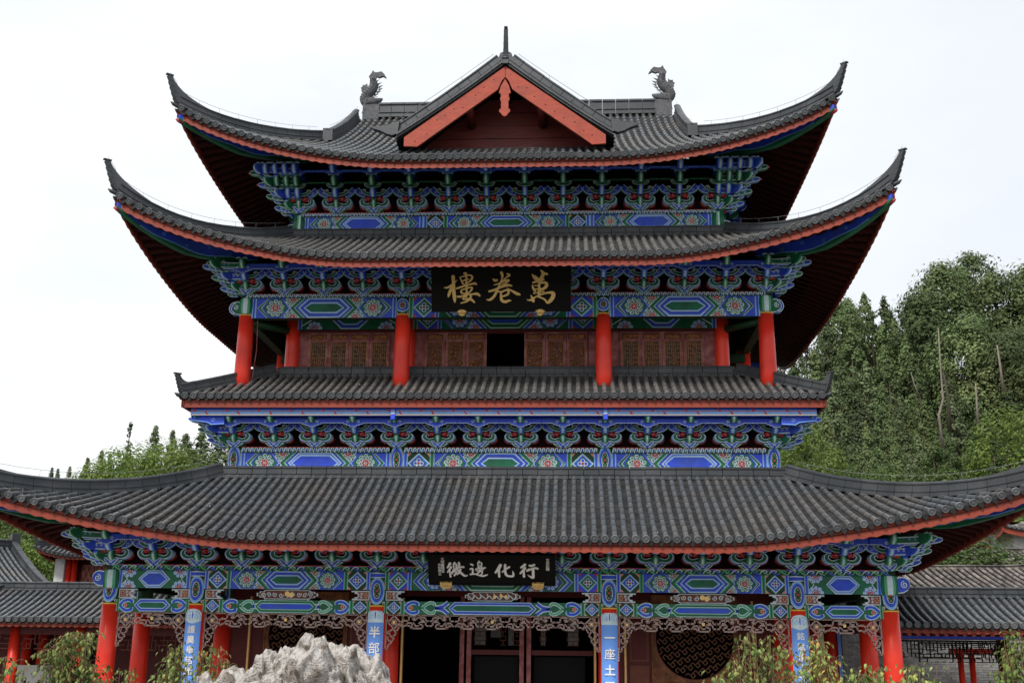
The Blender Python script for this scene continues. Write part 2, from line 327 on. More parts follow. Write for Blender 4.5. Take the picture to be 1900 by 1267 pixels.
def bay_paint(w, h, style='A', boxes=False, back=.0, fl=True, endstripe=.12):
    """painted beam face of width w, height h, origin lower left"""
    P = Paint(); a, b = ('blue', 'green') if style in 'AC' else ('green', 'blue')
    core = b if style == 'A' else 'blue'
    P.rect(0, w, 0, h, a, 0)
    P.mir = w; u = 0
    stripe(P, u, u+endstripe, h, 1, a); u += endstripe
    if boxes:
        diamond_box(P, u, u+h*1.05, h, 1, a, b); u += h*1.05
        stripe(P, u, u+endstripe, h, 1, b); u += endstripe
    cz = (w/2-u)                                  # room up to the middle
    zone = cz*(.62 if w > 3 else .5)
    u2 = u+zone                                   # hex field starts here
    P.rect(u, u2+h*.5, 0, h, a if zone > h*1.6 else b, 1)
    if zone > h*1.6:
        chev(P, u+.03, h, 1, 2, SEQ_A if a == 'blue' else SEQ_B, 1)
        c1 = u+zone*.46
        P.poly([(c1-h*.72, h/2), (c1-h*.3, h), (c1+h*.3, h), (c1+h*.72, h/2), (c1+h*.3, 0), (c1-h*.3, 0)], 'white', 3)
        P.poly([(c1-h*.68, h/2), (c1-h*.29, h), (c1+h*.29, h), (c1+h*.68, h/2), (c1+h*.29, 0), (c1-h*.29, 0)], a, 4)
        P.poly([(c1-h*.60, h/2), (c1-h*.24, h*.94), (c1+h*.24, h*.94), (c1+h*.60, h/2), (c1+h*.24, h*.06), (c1-h*.24, h*.06)], b, 5)
        flower(P, c1, h/2, h*.42, 6, h, b)
        flower(P, c1+h*.85, h*.98, h*.40, 3, h, b); flower(P, c1+h*.85, h*.02, h*.40, 3, h, b)
        chev(P, u2-.28, h, 1, 2, SEQ_B if a == 'blue' else SEQ_A, 1) if False else None
        x = u2-.24
        for c, ww in (('white', .018), (b, .09), ('green2' if b == 'green' else 'blue2', .035), ('white', .016)):
            P.poly([(x, h/2), (x+h*.5, h), (x+h*.5+ww, h), (x+ww, h/2), (x+h*.5+ww, 0), (x+h*.5, 0)], c, 7); x += ww
    else:
        flower(P, u+zone*.42, h*.99, h*.40, 2, h, a); flower(P, u+zone*.42, h*.01, h*.40, 2, h, a)
        P.poly([(u, h*.15), (u+zone*.34, h/2), (u, h*.85)], 'white', 2); P.poly([(u, h*.22), (u+zone*.28, h/2), (u, h*.78)], 'green', 3)
    P.mir = None
    hexpan(P, u2, w-u2, h, 8, a, core)
    return P.mb
def lower_paint(w, h, core, boxes=True):
    P = Paint(); P.rect(0, w, 0, h, 'green', 0); P.mir = w; u = 0
    stripe(P, 0, .07, h, 1, 'green'); u = .07
    if boxes:
        diamond_box(P, u, u+h*1.1, h, 1, 'blue', 'green'); u += h*1.1; stripe(P, u, u+.1, h, 1, 'green'); u += .1
    zone = (w/2-u)*(.5 if boxes else .45); u2 = u+zone
    # S scrolls (ruyi) : blue with white outline
    for s_ in (1, -1):
        c = h/2
        pts = [(u+.03, c+s_*.02), (u+.10, c+s_*h*.30), (u+.20, c+s_*h*.42), (u+.30, c+s_*h*.34), (u+.30, c+s_*h*.2)]
        P.line([(a_, b_, .10) for a_, b_ in pts], .1, 'white', 2, n=4); P.line([(a_, b_, .075) for a_, b_ in pts], .1, 'blue2', 3, n=4); P.line([(a_, b_, .05) for a_, b_ in pts], .1, 'blue', 4, n=4)
        if zone > .75:
            x = u+.42
            pts = [(x, c), (x+.14, c+s_*h*.36), (x+.26, c+s_*h*.40), (x+.30, c+s_*h*.2)]
            P.line([(a_, b_, .075) for a_, b_ in pts], .1, 'white', 2, n=4); P.line([(a_, b_, .045) for a_, b_ in pts], .1, 'green2', 3, n=4)
            pts = [(x+.30, c+s_*.01), (x+.48, c+s_*h*.12), (x+.62, c+s_*h*.45)]
            P.line([(a_, b_, .10) for a_, b_ in pts], .1, 'white', 2, n=4); P.line([(a_, b_, .06) for a_, b_ in pts], .1, 'blue', 3, n=4)
    P.disc(u+.16, h/2, .045, 'pink', 5); P.disc(u+.16, h/2, .025, 'red', 6, 8)
    P.mir = None
    hexpan(P, u2, w-u2, h, 7, 'green' if core == 'blue' else 'blue', core)
    return P.mb
def moulding(w, h, pitch=.115, dragon=False):
    P = Paint(); P.rect(0, w, 0, h, 'dgreen', 0); P.rect(0, w, h-.012, h, 'red', 2)
    n = max(1, round(w/pitch)); p = w/n
    for i in range(n):
        u = i*p
        if not dragon:
            P.line([(u+p*.05, h*.02, .02), (u+p*.25, h*.7, .024), (u+p*.62, h*.9, .024), (u+p*.85, h*.55, .022), (u+p*.62, h*.25, .018)], .02, 'white', 1, n=3)
            P.line([(u+p*.28, h*.1, .02), (u+p*.45, h*.6, .026), (u+p*.68, h*.62, .018)], .02, 'blue' if i % 2 else 'blue2', 2, n=3)
        else:
            P.line([(u-p*.1, h*.95, .03), (u+p*.35, h*.75, .034), (u+p*.6, h*.3, .03), (u+p*1.05, h*.05, .03)], .03, 'blue' if i % 2 else 'green2', 1, n=3)
            P.line([(u+p*.1, h*.15, .016), (u+p*.3, h*.6, .02), (u+p*.62, h*.8, .02), (u+p*.9, h*.6, .018), (u+p*.7, h*.4, .014)], .02, 'white' if i % 3 else 'green2', 2, n=3)
    return P.mb
# ------------------------------------------------------------------ tiled roofs
def half_round(n=6, r0=.064, r1=.060, L=.285, k='tile', lip=True):
    mb = MB(); vs = []; rings = [(0, r0+.001), (.028, r0+.0016), (.031, r0-.001), (L, r1)] if lip else [(0, r0), (L, r1)]
    for y, r in rings:
        for j in range(n+1):
            a = pi*j/n; vs.append((cos(a)*r, y, sin(a)*r*1.0))
    m = n+1
    mb.add(vs, [(i*m+j, i*m+j+1, (i+1)*m+j+1, (i+1)*m+j) for i in range(len(rings)-1) for j in range(n)], k, True)
    mb.add([vs[j] for j in range(m)], [tuple(range(m-1, -1, -1))], k)
    return mb
def disc_mb(k, r=.088):
    mb = MB(); n = 12; vs = []
    prof = [(0, r), (-.030, r), (-.034, r*.94), (-.034, r*.80), (-.024, r*.76), (-.024, r*.42), (-.033, r*.34)]
    for y, rr in prof: vs += [(rr*cos(2*pi*j/n), y, rr*sin(2*pi*j/n)) for j in range(n)]
    mb.add(vs, [(i*n+j, i*n+(j+1) % n, (i+1)*n+(j+1) % n, (i+1)*n+j) for i in range(len(prof)-1) for j in range(n)]+[tuple((len(prof)-1)*n+j for j in range(n-1, -1, -1))], k)
    return mb
def drip_mb(k, w=.165, h=.115):
    mb = MB(); pts = []
    for i in range(7):
        t = i/6*2-1; pts.append((t*w/2, -abs(1-abs(t))**.8*h))
    top = [(w/2, .035), (0, .012), (-w/2, .035)]
    poly = pts+top
    mb.prism(poly, -.012, .012, k)
    return mb
class Roof:
    def __init__(s, Xb, Yf, Yb, ze, R_, zt, Hg=None, kk=.85, A=0., p=2., La=5., B=0., pitch=.2275, k='tile'):
        s.Xb, s.Yf, s.Yb, s.ze, s.R, s.zt, s.kk, s.A, s.p, s.La, s.B, s.pitch, s.k = Xb, Yf, Yb, ze, R_, zt, kk, A, p, La, B, pitch, k
        s.Hg = Hg or R_; s.yc = (Yf+Yb)/2; s.H = (Xb, (Yb-Yf)/2, Xb, (Yb-Yf)/2)
    def P(s, along, dist): return s.B*max(0, 1-along/s.La)**2*max(0, 1-dist/s.R)
    def pos(s, side, q, d, dz=0.):
        H = s.H[side]; a = max(H-abs(q), 0); w = min(max(d/s.R, 0), 1)
        g = s.kk*w+(1-s.kk)*w*w
        if d < 0: g = d/s.R*s.kk
        lift = (s.A*max(0, 1-a/s.La)**s.p+s.A*.10*max(0, 1-a/s.La)**10)*(1-w)**1.3
        z = s.ze+(s.zt-s.ze)*g+lift+dz
        qq = q+math.copysign(s.P(max(d, 0), a), q); dd = d-s.P(a, max(d, 0))
        if side == 0: return Vector((qq, s.Yf+dd, z))
        if side == 1: return Vector((s.Xb-dd, s.yc+qq, z))
        if side == 2: return Vector((-qq, s.Yb-dd, z))
        return Vector((-s.Xb+dd, s.yc-qq, z))
    def dmax(s, side, q):
        a = s.H[side]-abs(q)
        if side in (0, 2): return s.R if a >= s.Hg else max(a, 0)
        return min(a, s.Hg)
    def frame(s, side, q, d):
        p = s.pos(side, q, d); e = .04
        t = (s.pos(side, q, d+e)-p).normalized(); x = (s.pos(side, q+.03, d)-s.pos(side, q-.03, d)).normalized()
        n = x.cross(t).normalized(); x = t.cross(n).normalized()
        return p, x, t, n
def build_roof(rf, parent, stop=None, sides=(0, 1, 3), nm='roof', soff=2.3, fasc=.235, rafters=True, parts=True, endparts=True, seglen=.36, label=None, cap=300, thick=.15, dripz=-.03, backdeck=True, nopans=(), key=''):
    rp_ = part(nm, parent)
    if label: rp_['label'] = label
    k = rf.k
    deck = MB(); tiles = MB(); pans = MB(); ends = MB(); drips = MB(); raf = MB(); fas = MB()
    hr = half_round(k=k); hrm = hr.mesh('roof_tile'); dm = disc_mb('disc'); dmm = dm.mesh('tile_end'); dr = drip_mb('pan'); drm = dr.mesh('drip_tile')
    for side in ((0, 1, 2, 3) if backdeck else sides):
        H = rf.H[side]; n = max(8, int(2*H/.55)); nd = 8
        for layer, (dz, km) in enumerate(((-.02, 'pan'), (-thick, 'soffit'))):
            vs = []; fs = []
            for i in range(n+1):
                q = -H+2*H*i/n; dm_ = rf.dmax(side, q)
                if layer and side in sides: pass
                for j in range(nd+1): vs.append(rf.pos(side, q, dm_*j/nd, dz))
            for i in range(n):
                for j in range(nd):
                    f = (i*(nd+1)+j, (i+1)*(nd+1)+j, (i+1)*(nd+1)+j+1, i*(nd+1)+j+1)
                    fs.append(f if layer == 0 else f[::-1])
            deck.add(vs, fs, km)
        # fascia board with scalloped lower edge
        vs = []; fs = []; npt = int(2*H/.057); top = dripz-.045
        for i in range(npt+1):
            q = -H+2*H*i/npt; w_ = .016*cos(2*pi*q/rf.pitch) if rafters else 0
            a = rf.pos(side, q, .03, top); b = rf.pos(side, q, .03, top-fasc+w_); c = rf.pos(side, q, .075, top-fasc+w_); e_ = rf.pos(side, q, .075, top)
            vs += [a, b, c, e_]
        for i in range(npt):
            o = i*4; fs += [(o, o+1, o+5, o+4), (o+1, o+2, o+6, o+5), (o+2, o+3, o+7, o+6), (o+3, o, o+4, o+7)]
        fas.add(vs, fs, 'fascia')
    deck.build('roof_deck', rp_); fas.build('fascia_board', rp_)
    for side in sides:
        H = rf.H[side]; nrow = int(round(2*H/rf.pitch)); pt = 2*H/nrow
        rows = sorted(range(nrow), key=lambda i: abs(i-nrow/2)) if endparts else range(nrow)
        for i in rows:
            q = -H+pt*(i+.5); dm_ = rf.dmax(side, q)
            st = stop(side, q) if stop else None
            if st is not None: dm_ = min(dm_, st)
            if dm_ > .12 or True:
                d = -.05; kseg = 0
                while d < dm_-.03 or kseg == 0:
                    L = min(seglen, max(dm_-d, .1)); p, x, t, nrm = rf.frame(side, q, d)
                    p2 = rf.pos(side, q, d+L); jit = (R()-.5)*.012
                    t = (p2-p).normalized(); nrm = x.cross(t).normalized()
                    p = p+nrm*.030+x*jit
                    Mx = Matrix(((x.x, t.x*L/.285, nrm.x, p.x), (x.y, t.y*L/.285, nrm.y, p.y), (x.z, t.z*L/.285, nrm.z, p.z), (0, 0, 0, 1)))
                    if parts and side == 0 and kseg < parts and quota(key+'roof_tile', cap): place('roof_tile', hrm, rp_, Mx)
                    else: tiles.addmesh(hr, Mx)
                    d += L; kseg += 1
            # end disc
            p, x, t, nrm = rf.frame(side, q, -.05); p = p+nrm*.035
            Mx = Matrix(((x.x, t.x, nrm.x, p.x), (x.y, t.y, nrm.y, p.y), (x.z, t.z, nrm.z, p.z), (0, 0, 0, 1)))
            if side == 0 and endparts and quota(key+'tile_end'): place('tile_end', dmm, rp_, Mx)
            else: ends.addmesh(dm, Mx)
            # drip tile and pan courses in the gap
            q2 = q+pt/2
            if i < nrow-1:
                p, x, t, nrm = rf.frame(side, q2, -.03); t = Vector((t.x, t.y, 0)).normalized(); nrm = x.cross(t).normalized()
                p = p+nrm*dripz
                Mx = Matrix(((x.x, t.x, nrm.x, p.x), (x.y, t.y, nrm.y, p.y), (x.z, t.z, nrm.z, p.z), (0, 0, 0, 1)))
                if side == 0 and endparts and quota(key+'drip_tile'): place('drip_tile', drm, rp_, Mx)
                else: drips.addmesh(dr, Mx)
                if side in nopans: continue
                dm2 = rf.dmax(side, q2); st = stop(side, q2) if stop else None
                if st is not None: dm2 = min(dm2, st)
                d = -.03; stp = .088; hw = pt/2-.03
                while d < dm2-.02:
                    a0 = rf.pos(side, q2-hw, d, .030); b0 = rf.pos(side, q2, d, .006); c0 = rf.pos(side, q2+hw, d, .030)
                    a1 = rf.pos(side, q2-hw, d+stp*1.1, .006); b1 = rf.pos(side, q2, d+stp*1.1, -.018); c1 = rf.pos(side, q2+hw, d+stp*1.1, .006)
                    a2 = a0-Vector((0, 0, .022)); b2 = b0-Vector((0, 0, .022)); c2 = c0-Vector((0, 0, .022))
                    pans.add([a0, b0, c0, a1, b1, c1], [(0, 1, 4, 3), (1, 2, 5, 4)], 'pan'); pans.add([a0, b0, c0, a2, b2, c2], [(3, 4, 1, 0), (4, 5, 2, 1)], 'panlip')
                    d += stp
        # rafters under the eave
        if rafters:
            nr = int(2*H/.265)
            for i in range(nr):
                q = -H+.1+(2*H-.2)*(i+.5)/nr; dm_ = min(rf.dmax(side, q), soff)
                if dm_ < .25: continue
                segs = 3 if dm_ > 1.2 else 2; ww = .045
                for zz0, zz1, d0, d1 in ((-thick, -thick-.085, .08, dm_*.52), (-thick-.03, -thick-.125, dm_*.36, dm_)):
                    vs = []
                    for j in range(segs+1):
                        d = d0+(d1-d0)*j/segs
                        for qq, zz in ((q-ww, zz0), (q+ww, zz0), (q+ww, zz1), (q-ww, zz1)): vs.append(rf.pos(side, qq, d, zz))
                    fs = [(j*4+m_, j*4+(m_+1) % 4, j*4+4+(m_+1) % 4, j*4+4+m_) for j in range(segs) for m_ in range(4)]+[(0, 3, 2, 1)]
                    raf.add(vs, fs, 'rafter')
    tiles.build('roof_tile', rp_, kind='stuff'); pans.build('pan_tile', rp_, kind='stuff')
    if ends.v: ends.build('tile_end', rp_, kind='stuff')
    if drips.v: drips.build('drip_tile', rp_, kind='stuff')
    if raf.v: raf.build('rafter', rp_, kind='stuff')
    return rp_
def ridge_block(p0, p1, up0, up1, h0, h1, w=.15, k='ridge', cap=True, gap=.008):
    """one ridge tile between two points; profile: base, body, cap"""
    mb = MB(); p0 = Vector(p0); p1 = Vector(p1); t = (p1-p0); L = t.length; t.normalize()
    p0 = p0+t*gap; p1 = p1-t*gap
    vs = []
    for p, up, h in ((p0, up0, h0), (p1, up1, h1)):
        up = Vector(up); x = t.cross(up).normalized()
        f = h/.36
        for hw, z in ((w*.72, -.03), (w*.72, .045*f), (w*.5, .05*f), (w*.5, .09*f), (w*.62, .095*f), (w*.62, .115*f), (w*.46, .12*f), (w*.46, .285*f), (w*.62, .29*f), (w*.62, .325*f), (w*.3, .36*f)):
            vs.append(p-x*hw+up*z)
        for hw, z in reversed(((w*.72, -.03), (w*.72, .045*f), (w*.5, .05*f), (w*.5, .09*f), (w*.62, .095*f), (w*.62, .115*f), (w*.46, .12*f), (w*.46, .285*f), (w*.62, .29*f), (w*.62, .325*f), (w*.3, .36*f))):
            vs.append(p+x*hw+up*z)
    n = 22
    mb.add(vs, [(i, n+i, n+(i+1) % n, (i+1) % n) for i in range(n)]+[tuple(range(n)), tuple(range(2*n-1, n-1, -1))], k)
    return mb
def ridge_run(path, parent, h=.36, h1=None, w=.15, step=.42, upv=None, aspart=True, k='ridge', name='ridge_tile'):
    path = [Vector(p) for p in path]; Ls = [0]
    for a, b in zip(path, path[1:]): Ls.append(Ls[-1]+(b-a).length)
    tot = Ls[-1]; n = max(1, round(tot/step)); h1 = h1 if h1 is not None else h
    def P(s):
        for i in range(len(path)-1):
            if s <= Ls[i+1] or i == len(path)-2: return path[i].lerp(path[i+1], (s-Ls[i])/(Ls[i+1]-Ls[i]))
    stuff = MB()
    for i in range(n):
        a, b = P(tot*i/n), P(tot*(i+1)/n); t = (b-a).normalized()
        up = upv or (Vector((0, 0, 1))-t*t.z).normalized()
        j = (R()-.5)*.008
        mb = ridge_block(a+Vector((0, 0, j)), b+Vector((0, 0, j)), up, up, h+(h1-h)*i/n, h+(h1-h)*(i+1)/n, w, k)
        if aspart and quota(name): mb.build(name, parent)
        else: stuff.addmesh(mb, Matrix.Identity(4))
    if stuff.v: stuff.build(name, parent, kind='stuff')
    return P
def horn(parent, base, dirn, out, rise, h0=.34, w=.14, back=None, name='corner_horn'):
    """upturned horn at the end of a hip ridge; dirn = outward horizontal unit vector, back = ridge top point further up the hip"""
    d = Vector(dirn); mb = MB(); n = 14; x = Vector((-d.y, d.x, 0)); base = Vector(base)
    tip = base+d*out+Vector((0, 0, rise)); back = Vector(back) if back is not None else base-d*.7+Vector((0, 0, h0-.1))
    ctl = base+d*(-.02)+Vector((0, 0, h0*.95)); vs = []
    for i in range(n+1):
        t = i/n; o = base+d*(out*(t**.8))+Vector((0, 0, rise*t))
        if t < .001: o = base-d*.05
        u = back*(1-t)**2+ctl*2*t*(1-t)+(tip-d*.10)*t*t
        ww = w*(1-.4*t); vs += [o-x*ww/2, u-x*ww*.4, u+x*ww*.4, o+x*ww/2]
    mb.add(vs, [(i*4+j, i*4+4+j, i*4+4+(j+1) % 4, i*4+(j+1) % 4) for i in range(n) for j in range(4)]+[(0, 1, 2, 3), (n*4+3, n*4+2, n*4+1, n*4)], 'ridge')
    for i in range(5):
        t = (i+.1)/5.2; t2 = (i+1.02)/5.2
        a = base+d*(out*t**.8+.012)+Vector((0, 0, rise*t)); b = base+d*(out*t2**.8+.035)+Vector((0, 0, rise*t2))
        ww = w*.62*(1-.3*t)
        mb.add([a-x*ww, a+x*ww, b+x*ww, b-x*ww, a-x*ww-d*.06, a+x*ww-d*.06, b+x*ww-d*.06, b-x*ww-d*.06], [(0, 1, 2, 3), (4, 7, 6, 5), (0, 4, 5, 1), (2, 6, 7, 3), (1, 5, 6, 2), (0, 3, 7, 4)], 'ridge')
    q = tip-d*.03
    mb.add([q+d*.09-x*.05, q+d*.09+x*.05, q-d*.10+x*.05, q-d*.10-x*.05, q+d*.10-x*.05+Vector((0, 0, .03)), q+d*.10+x*.05+Vector((0, 0, .03)), q-d*.11+x*.05+Vector((0, 0, .04)), q-d*.11-x*.05+Vector((0, 0, .04))], [(0, 1, 2, 3), (4, 7, 6, 5), (0, 4, 5, 1), (1, 5, 6, 2), (2, 6, 7, 3), (3, 7, 4, 0)], 'ridge')
    lo = base-Vector((0, 0, .05))
    mb.tube([lo-d*.28, lo-d*.02+Vector((0, 0, -.015)), lo+d*.12+Vector((0, 0, .01)), lo+d*.2+Vector((0, 0, .05))], [.07, .065, .05, .012], 'ridge', 8)
    mb.build(name, parent)
def hip_path(rf, cx, cyf, n=14, d1=None):
    """points of the front hip (cx=+-1) from top to the corner; cyf True=front"""
    out = []; D = d1 if d1 is not None else rf.Hg
    for i in range(n+1):
        d = D*(1-i/n); side = 0 if cyf else 2
        q = (rf.Xb-d)*(cx if cyf else -cx); p = rf.pos(side, q, d, .0); out.append(p)
    return out
def cable(pts, parent, rad=.005, posts=True, k='wire'):
    mb = MB(); mb.tube(pts, rad, k, 5)
    if posts:
        for i in range(1, len(pts)-1, 2): p = Vector(pts[i]); mb.tube([p, p-Vector((0, 0, .14))], rad*.9, k, 4)
    mb.build('lightning_rod', parent)
# ------------------------------------------------------------------ bracket sets
def spiral(cx, cz, r, turns=1.3, a0=0, cw=1, w=.016, n=14):
    return [(cx+r*(1-i/n*.85)*cos(a0+cw*2*pi*turns*i/n), cz+r*(1-i/n*.85)*sin(a0+cw*2*pi*turns*i/n), w) for i in range(n+1)]
def paintline(mb, path, y, k, n=1):
    L, Rr = ribbon2d(path, n); m = len(L)
    mb.add([(a, y, b) for a, b in L]+[(a, y, b) for a, b in Rr], [(i, i+1, m+i+1, m+i) for i in range(m-1)], k)
LH = .335; STEP = .32; SP = 1.09
def bracket_meshes(nl=4, top='blue', hw=SP/2):
    """dict of part name -> list of MB, local x along wall, y<0 outward, z up from frieze top"""
    out = {}
    b = MB()                                             # lotus base
    for s_ in (1, -1):
        rib3(b, [(0, .0, .11), (s_*.08, .09, .10), (s_*.18, .21, .05)], -.37, -.04, 'blue', 'blue2', n=4)
        rib3(b, [(s_*.03, .0, .08), (s_*.13, .05, .09), (s_*.25, .13, .03)], -.30, .05, 'green', 'green2', n=4)
    b.tube([(0, -.13, .10), (0, -.13, .15), (0, -.13, .19)], [.05, .055, .02], 'red', 8)
    out['lotus_base'] = [b]
    arms = []
    a = MB()                                             # lower scroll arm
    for s_ in (1, -1):
        P_ = [(0, .29, .15), (s_*.11, .265, .13), (s_*.23, .235, .13), (s_*.335, .29, .13), (s_*.37, .41, .11), (s_*.305, .49, .08), (s_*.24, .45, .055), (s_*.26, .39, .02)]
        rib3(a, P_, -.34, -.06, 'green', 'blue2', n=5, lw=.022)
        P2 = [(s_*.15, .215, .03), (s_*.27, .175, .035), (s_*.38, .235, .042), (s_*.43, .39, .04), (s_*.38, .50, .02)]
        rib3(a, P2, -.30, -.08, 'blue2', 'white', line=None, n=4)
        P3 = [(s_*.22, .155, .018), (s_*.33, .145, .018), (s_*.43, .22, .018), (s_*.465, .34, .014)]
        rib3(a, P3, -.12, .04, 'red', 'red', line=None, n=4)
    arms.append(a)
    out['red_flower'] = []
    for s_ in (1, -1):
        f = MB(); fz = .45
        for i in range(5):
            an = 2*pi*i/5+.3; f.tube([(s_*.175+.045*cos(an), -.33, fz+.05*sin(an)), (s_*.175+.06*cos(an), -.46, fz+.065*sin(an))], [.05, .03], 'red', 6)
        f.tube([(s_*.175, -.38, fz), (s_*.175, -.49, fz)], [.03, .018], 'pink', 6); out['red_flower'].append(f)
    a = MB()                                             # second arm with key scroll meeting the neighbour
    y0 = -STEP-.10
    for s_ in (1, -1):
        z0 = LH+.17
        rib3(a, [(0, z0+.09, .14), (s_*.14, z0+.085, .13), (s_*.25, z0+.13, .11), (s_*.325, z0+.215, .085), (s_*.275, z0+.27, .05), (s_*.225, z0+.225, .03)], y0-.10, y0+.12, 'green', 'dgreen', n=5, lw=.018)
        e = hw*.995
        rib3(a, [(s_*.25, z0+.06, .12), (s_*.37, z0+.11, .17), (s_*(e-.10), z0+.20, .19), (s_*(e-.012), z0+.33, .17)], y0-.06, y0+.06, 'blue', 'blue2', n=3, lw=.020)
        c = (s_*.40, z0+.145)
        paintline(a, [(c[0]-.035, c[1]-.03, .012), (c[0]+.035, c[1]-.03, .012), (c[0]+.035, c[1]+.035, .012), (c[0]-.015, c[1]+.035, .012), (c[0]-.015, c[1], .012)], y0-.066, 'white')
        rib3(a, [(s_*(e-.16), z0+.07, .03), (s_*(e-.07), z0+.10, .05), (s_*(e-.01), z0+.17, .05)], y0+.0, y0+.08, 'dgreen', 'dgreen', line='green2', lw=.010, n=3)
    arms.append(a)
    out['lower_arm'] = [arms[0]]; out['upper_arm'] = [arms[1]]
    def stepped(z0, y, kf, ke, kl, ht=.21, yt=.10):
        m = MB(); e = hw; pts = []
        st = [(0, .0), (.09, .0), (.09, .05), (.17, .05), (.17, .095), (.25, .095), (.25, .14), (.34, .14)]
        lo = [(x, z0+z) for x, z in st]+[(e, z0+.14)]
        poly = [(-x, z) for x, z in reversed(lo)][:-1]+lo+[(e, z0+ht), (-e, z0+ht)]
        m.prism(poly, y, y+yt, kf, ke)
        for s_ in (1, -1):
            pl = [(s_*x, z+.010, .02) for x, z in lo]; paintline(m, pl, y-.004, kl)
            paintline(m, spiral(s_*.125, z0+ht*.62, .058, 1.4, -pi/2, s_, .014), y-.004, kl)
        m2 = [(0, z0-.005, .05)]
        return m
    beams = []
    if nl == 3:
        beams.append(stepped(2*LH-.06, -2*STEP-.26, 'blue', 'blue', 'white', .34)); beams.append(stepped(2*LH+.06, -2*STEP+.10, 'dgreen', 'dgreen', 'dgreen', .16))
        beams.append(stepped(2*LH+.0, -STEP+.12, 'dgreen', 'dgreen', 'dgreen', .2))
    else:
        m = stepped(2*LH+.16, -2*STEP-.05, 'dgreen', 'dgreen', 'green2', .16); beams.append(m)
        for s_ in (1, -1):
            rib3(m, [(0, 2*LH+.13, .12), (s_*.12, 2*LH+.12, .10), (s_*.22, 2*LH+.20, .06), (s_*.17, 2*LH+.24, .03)], -2*STEP-.14, -2*STEP, 'green', 'dgreen', n=4, lw=.014)
        beams.append(stepped(3*LH+.10, -3*STEP-.12, 'blue', 'blue', 'blue2', .20))
        beams.append(stepped(2*LH+.28, -2*STEP+.1, 'dgreen', 'dgreen', 'dgreen', .14))
    out['stepped_beam'] = beams
    noses = []
    for i in range(nl):
        m = MB(); z0 = .17+LH*i if i else .17; y1 = -STEP*(i+1)-.10; a_, b_ = (('green', 'green2'), ('blue', 'blue2'))[i % 2]
        # curved tongue: side profile in y,z
        prof = [(y1+.02, z0+.27), (y1-.05, z0+.19), (y1-.045, z0+.09), (y1+.03, z0-.01), (y1+.14, z0-.07), (.0, z0-.02), (.0, z0+.27)]
        xs = [(-.082, a_), (-.050, b_), (-.020, 'white'), (.020, b_), (.050, a_), (.082, None)]  # white middle stripe paints a highlight down the nose
        for (xa, kc), (xb, _) in zip(xs, xs[1:]):
            bul = lambda x: -.035*(1-(x/.082)**2)
            vs = []
            for (y, z) in prof[:5]: vs += [(xa, y+bul(xa), z), (xb, y+bul(xb), z)]
            m.add(vs, [(2*j, 2*j+1, 2*j+3, 2*j+2) for j in range(4)], kc, True)
        for sx in (-.082, .082):
            m.add([(sx, y, z) for y, z in prof], [tuple(range(7))], a_)
        m.add([(-.082, prof[0][0], prof[0][1]), (.082, prof[0][0], prof[0][1]), (.082, 0, prof[0][1]), (-.082, 0, prof[0][1])], [(0, 1, 2, 3)], a_)
        for s_ in (1, -1):      # cloud wings on top of the nose
            rib3(m, [(s_*.03, z0+.28, .03), (s_*.10, z0+.30, .035), (s_*.15, z0+.26, .02)], y1-.02, y1+.03, a_, b_, 'white', .012, n=3)
        noses.append(m)
    out['nose'] = noses
    return out
_BC = {}
def bracket_set(parent, x, y, z, rz, nl=4, full=True, hw=SP/2, sc=(.85, .8)):
    key = (nl, round(hw, 3))
    if key not in _BC:
        d = bracket_meshes(nl, hw=hw); J = MB()
        for k_, l_ in d.items():
            for m in l_: J.addmesh(m, Matrix.Identity(4))
        _BC[key] = ([(k_, m.mesh(k_)) for k_, l_ in d.items() for m in l_], J.mesh('bracket_set'))
    M4 = T(x, y, z) @ RZ(rz) @ Matrix.Diagonal((1, sc[0], sc[1], 1))
    if full:
        b = part('bracket_set', parent); b.matrix_local = M4
        for k_, me in _BC[key][0]: place(k_, me, b)
    else: place('bracket_set', _BC[key][1], parent, M4)
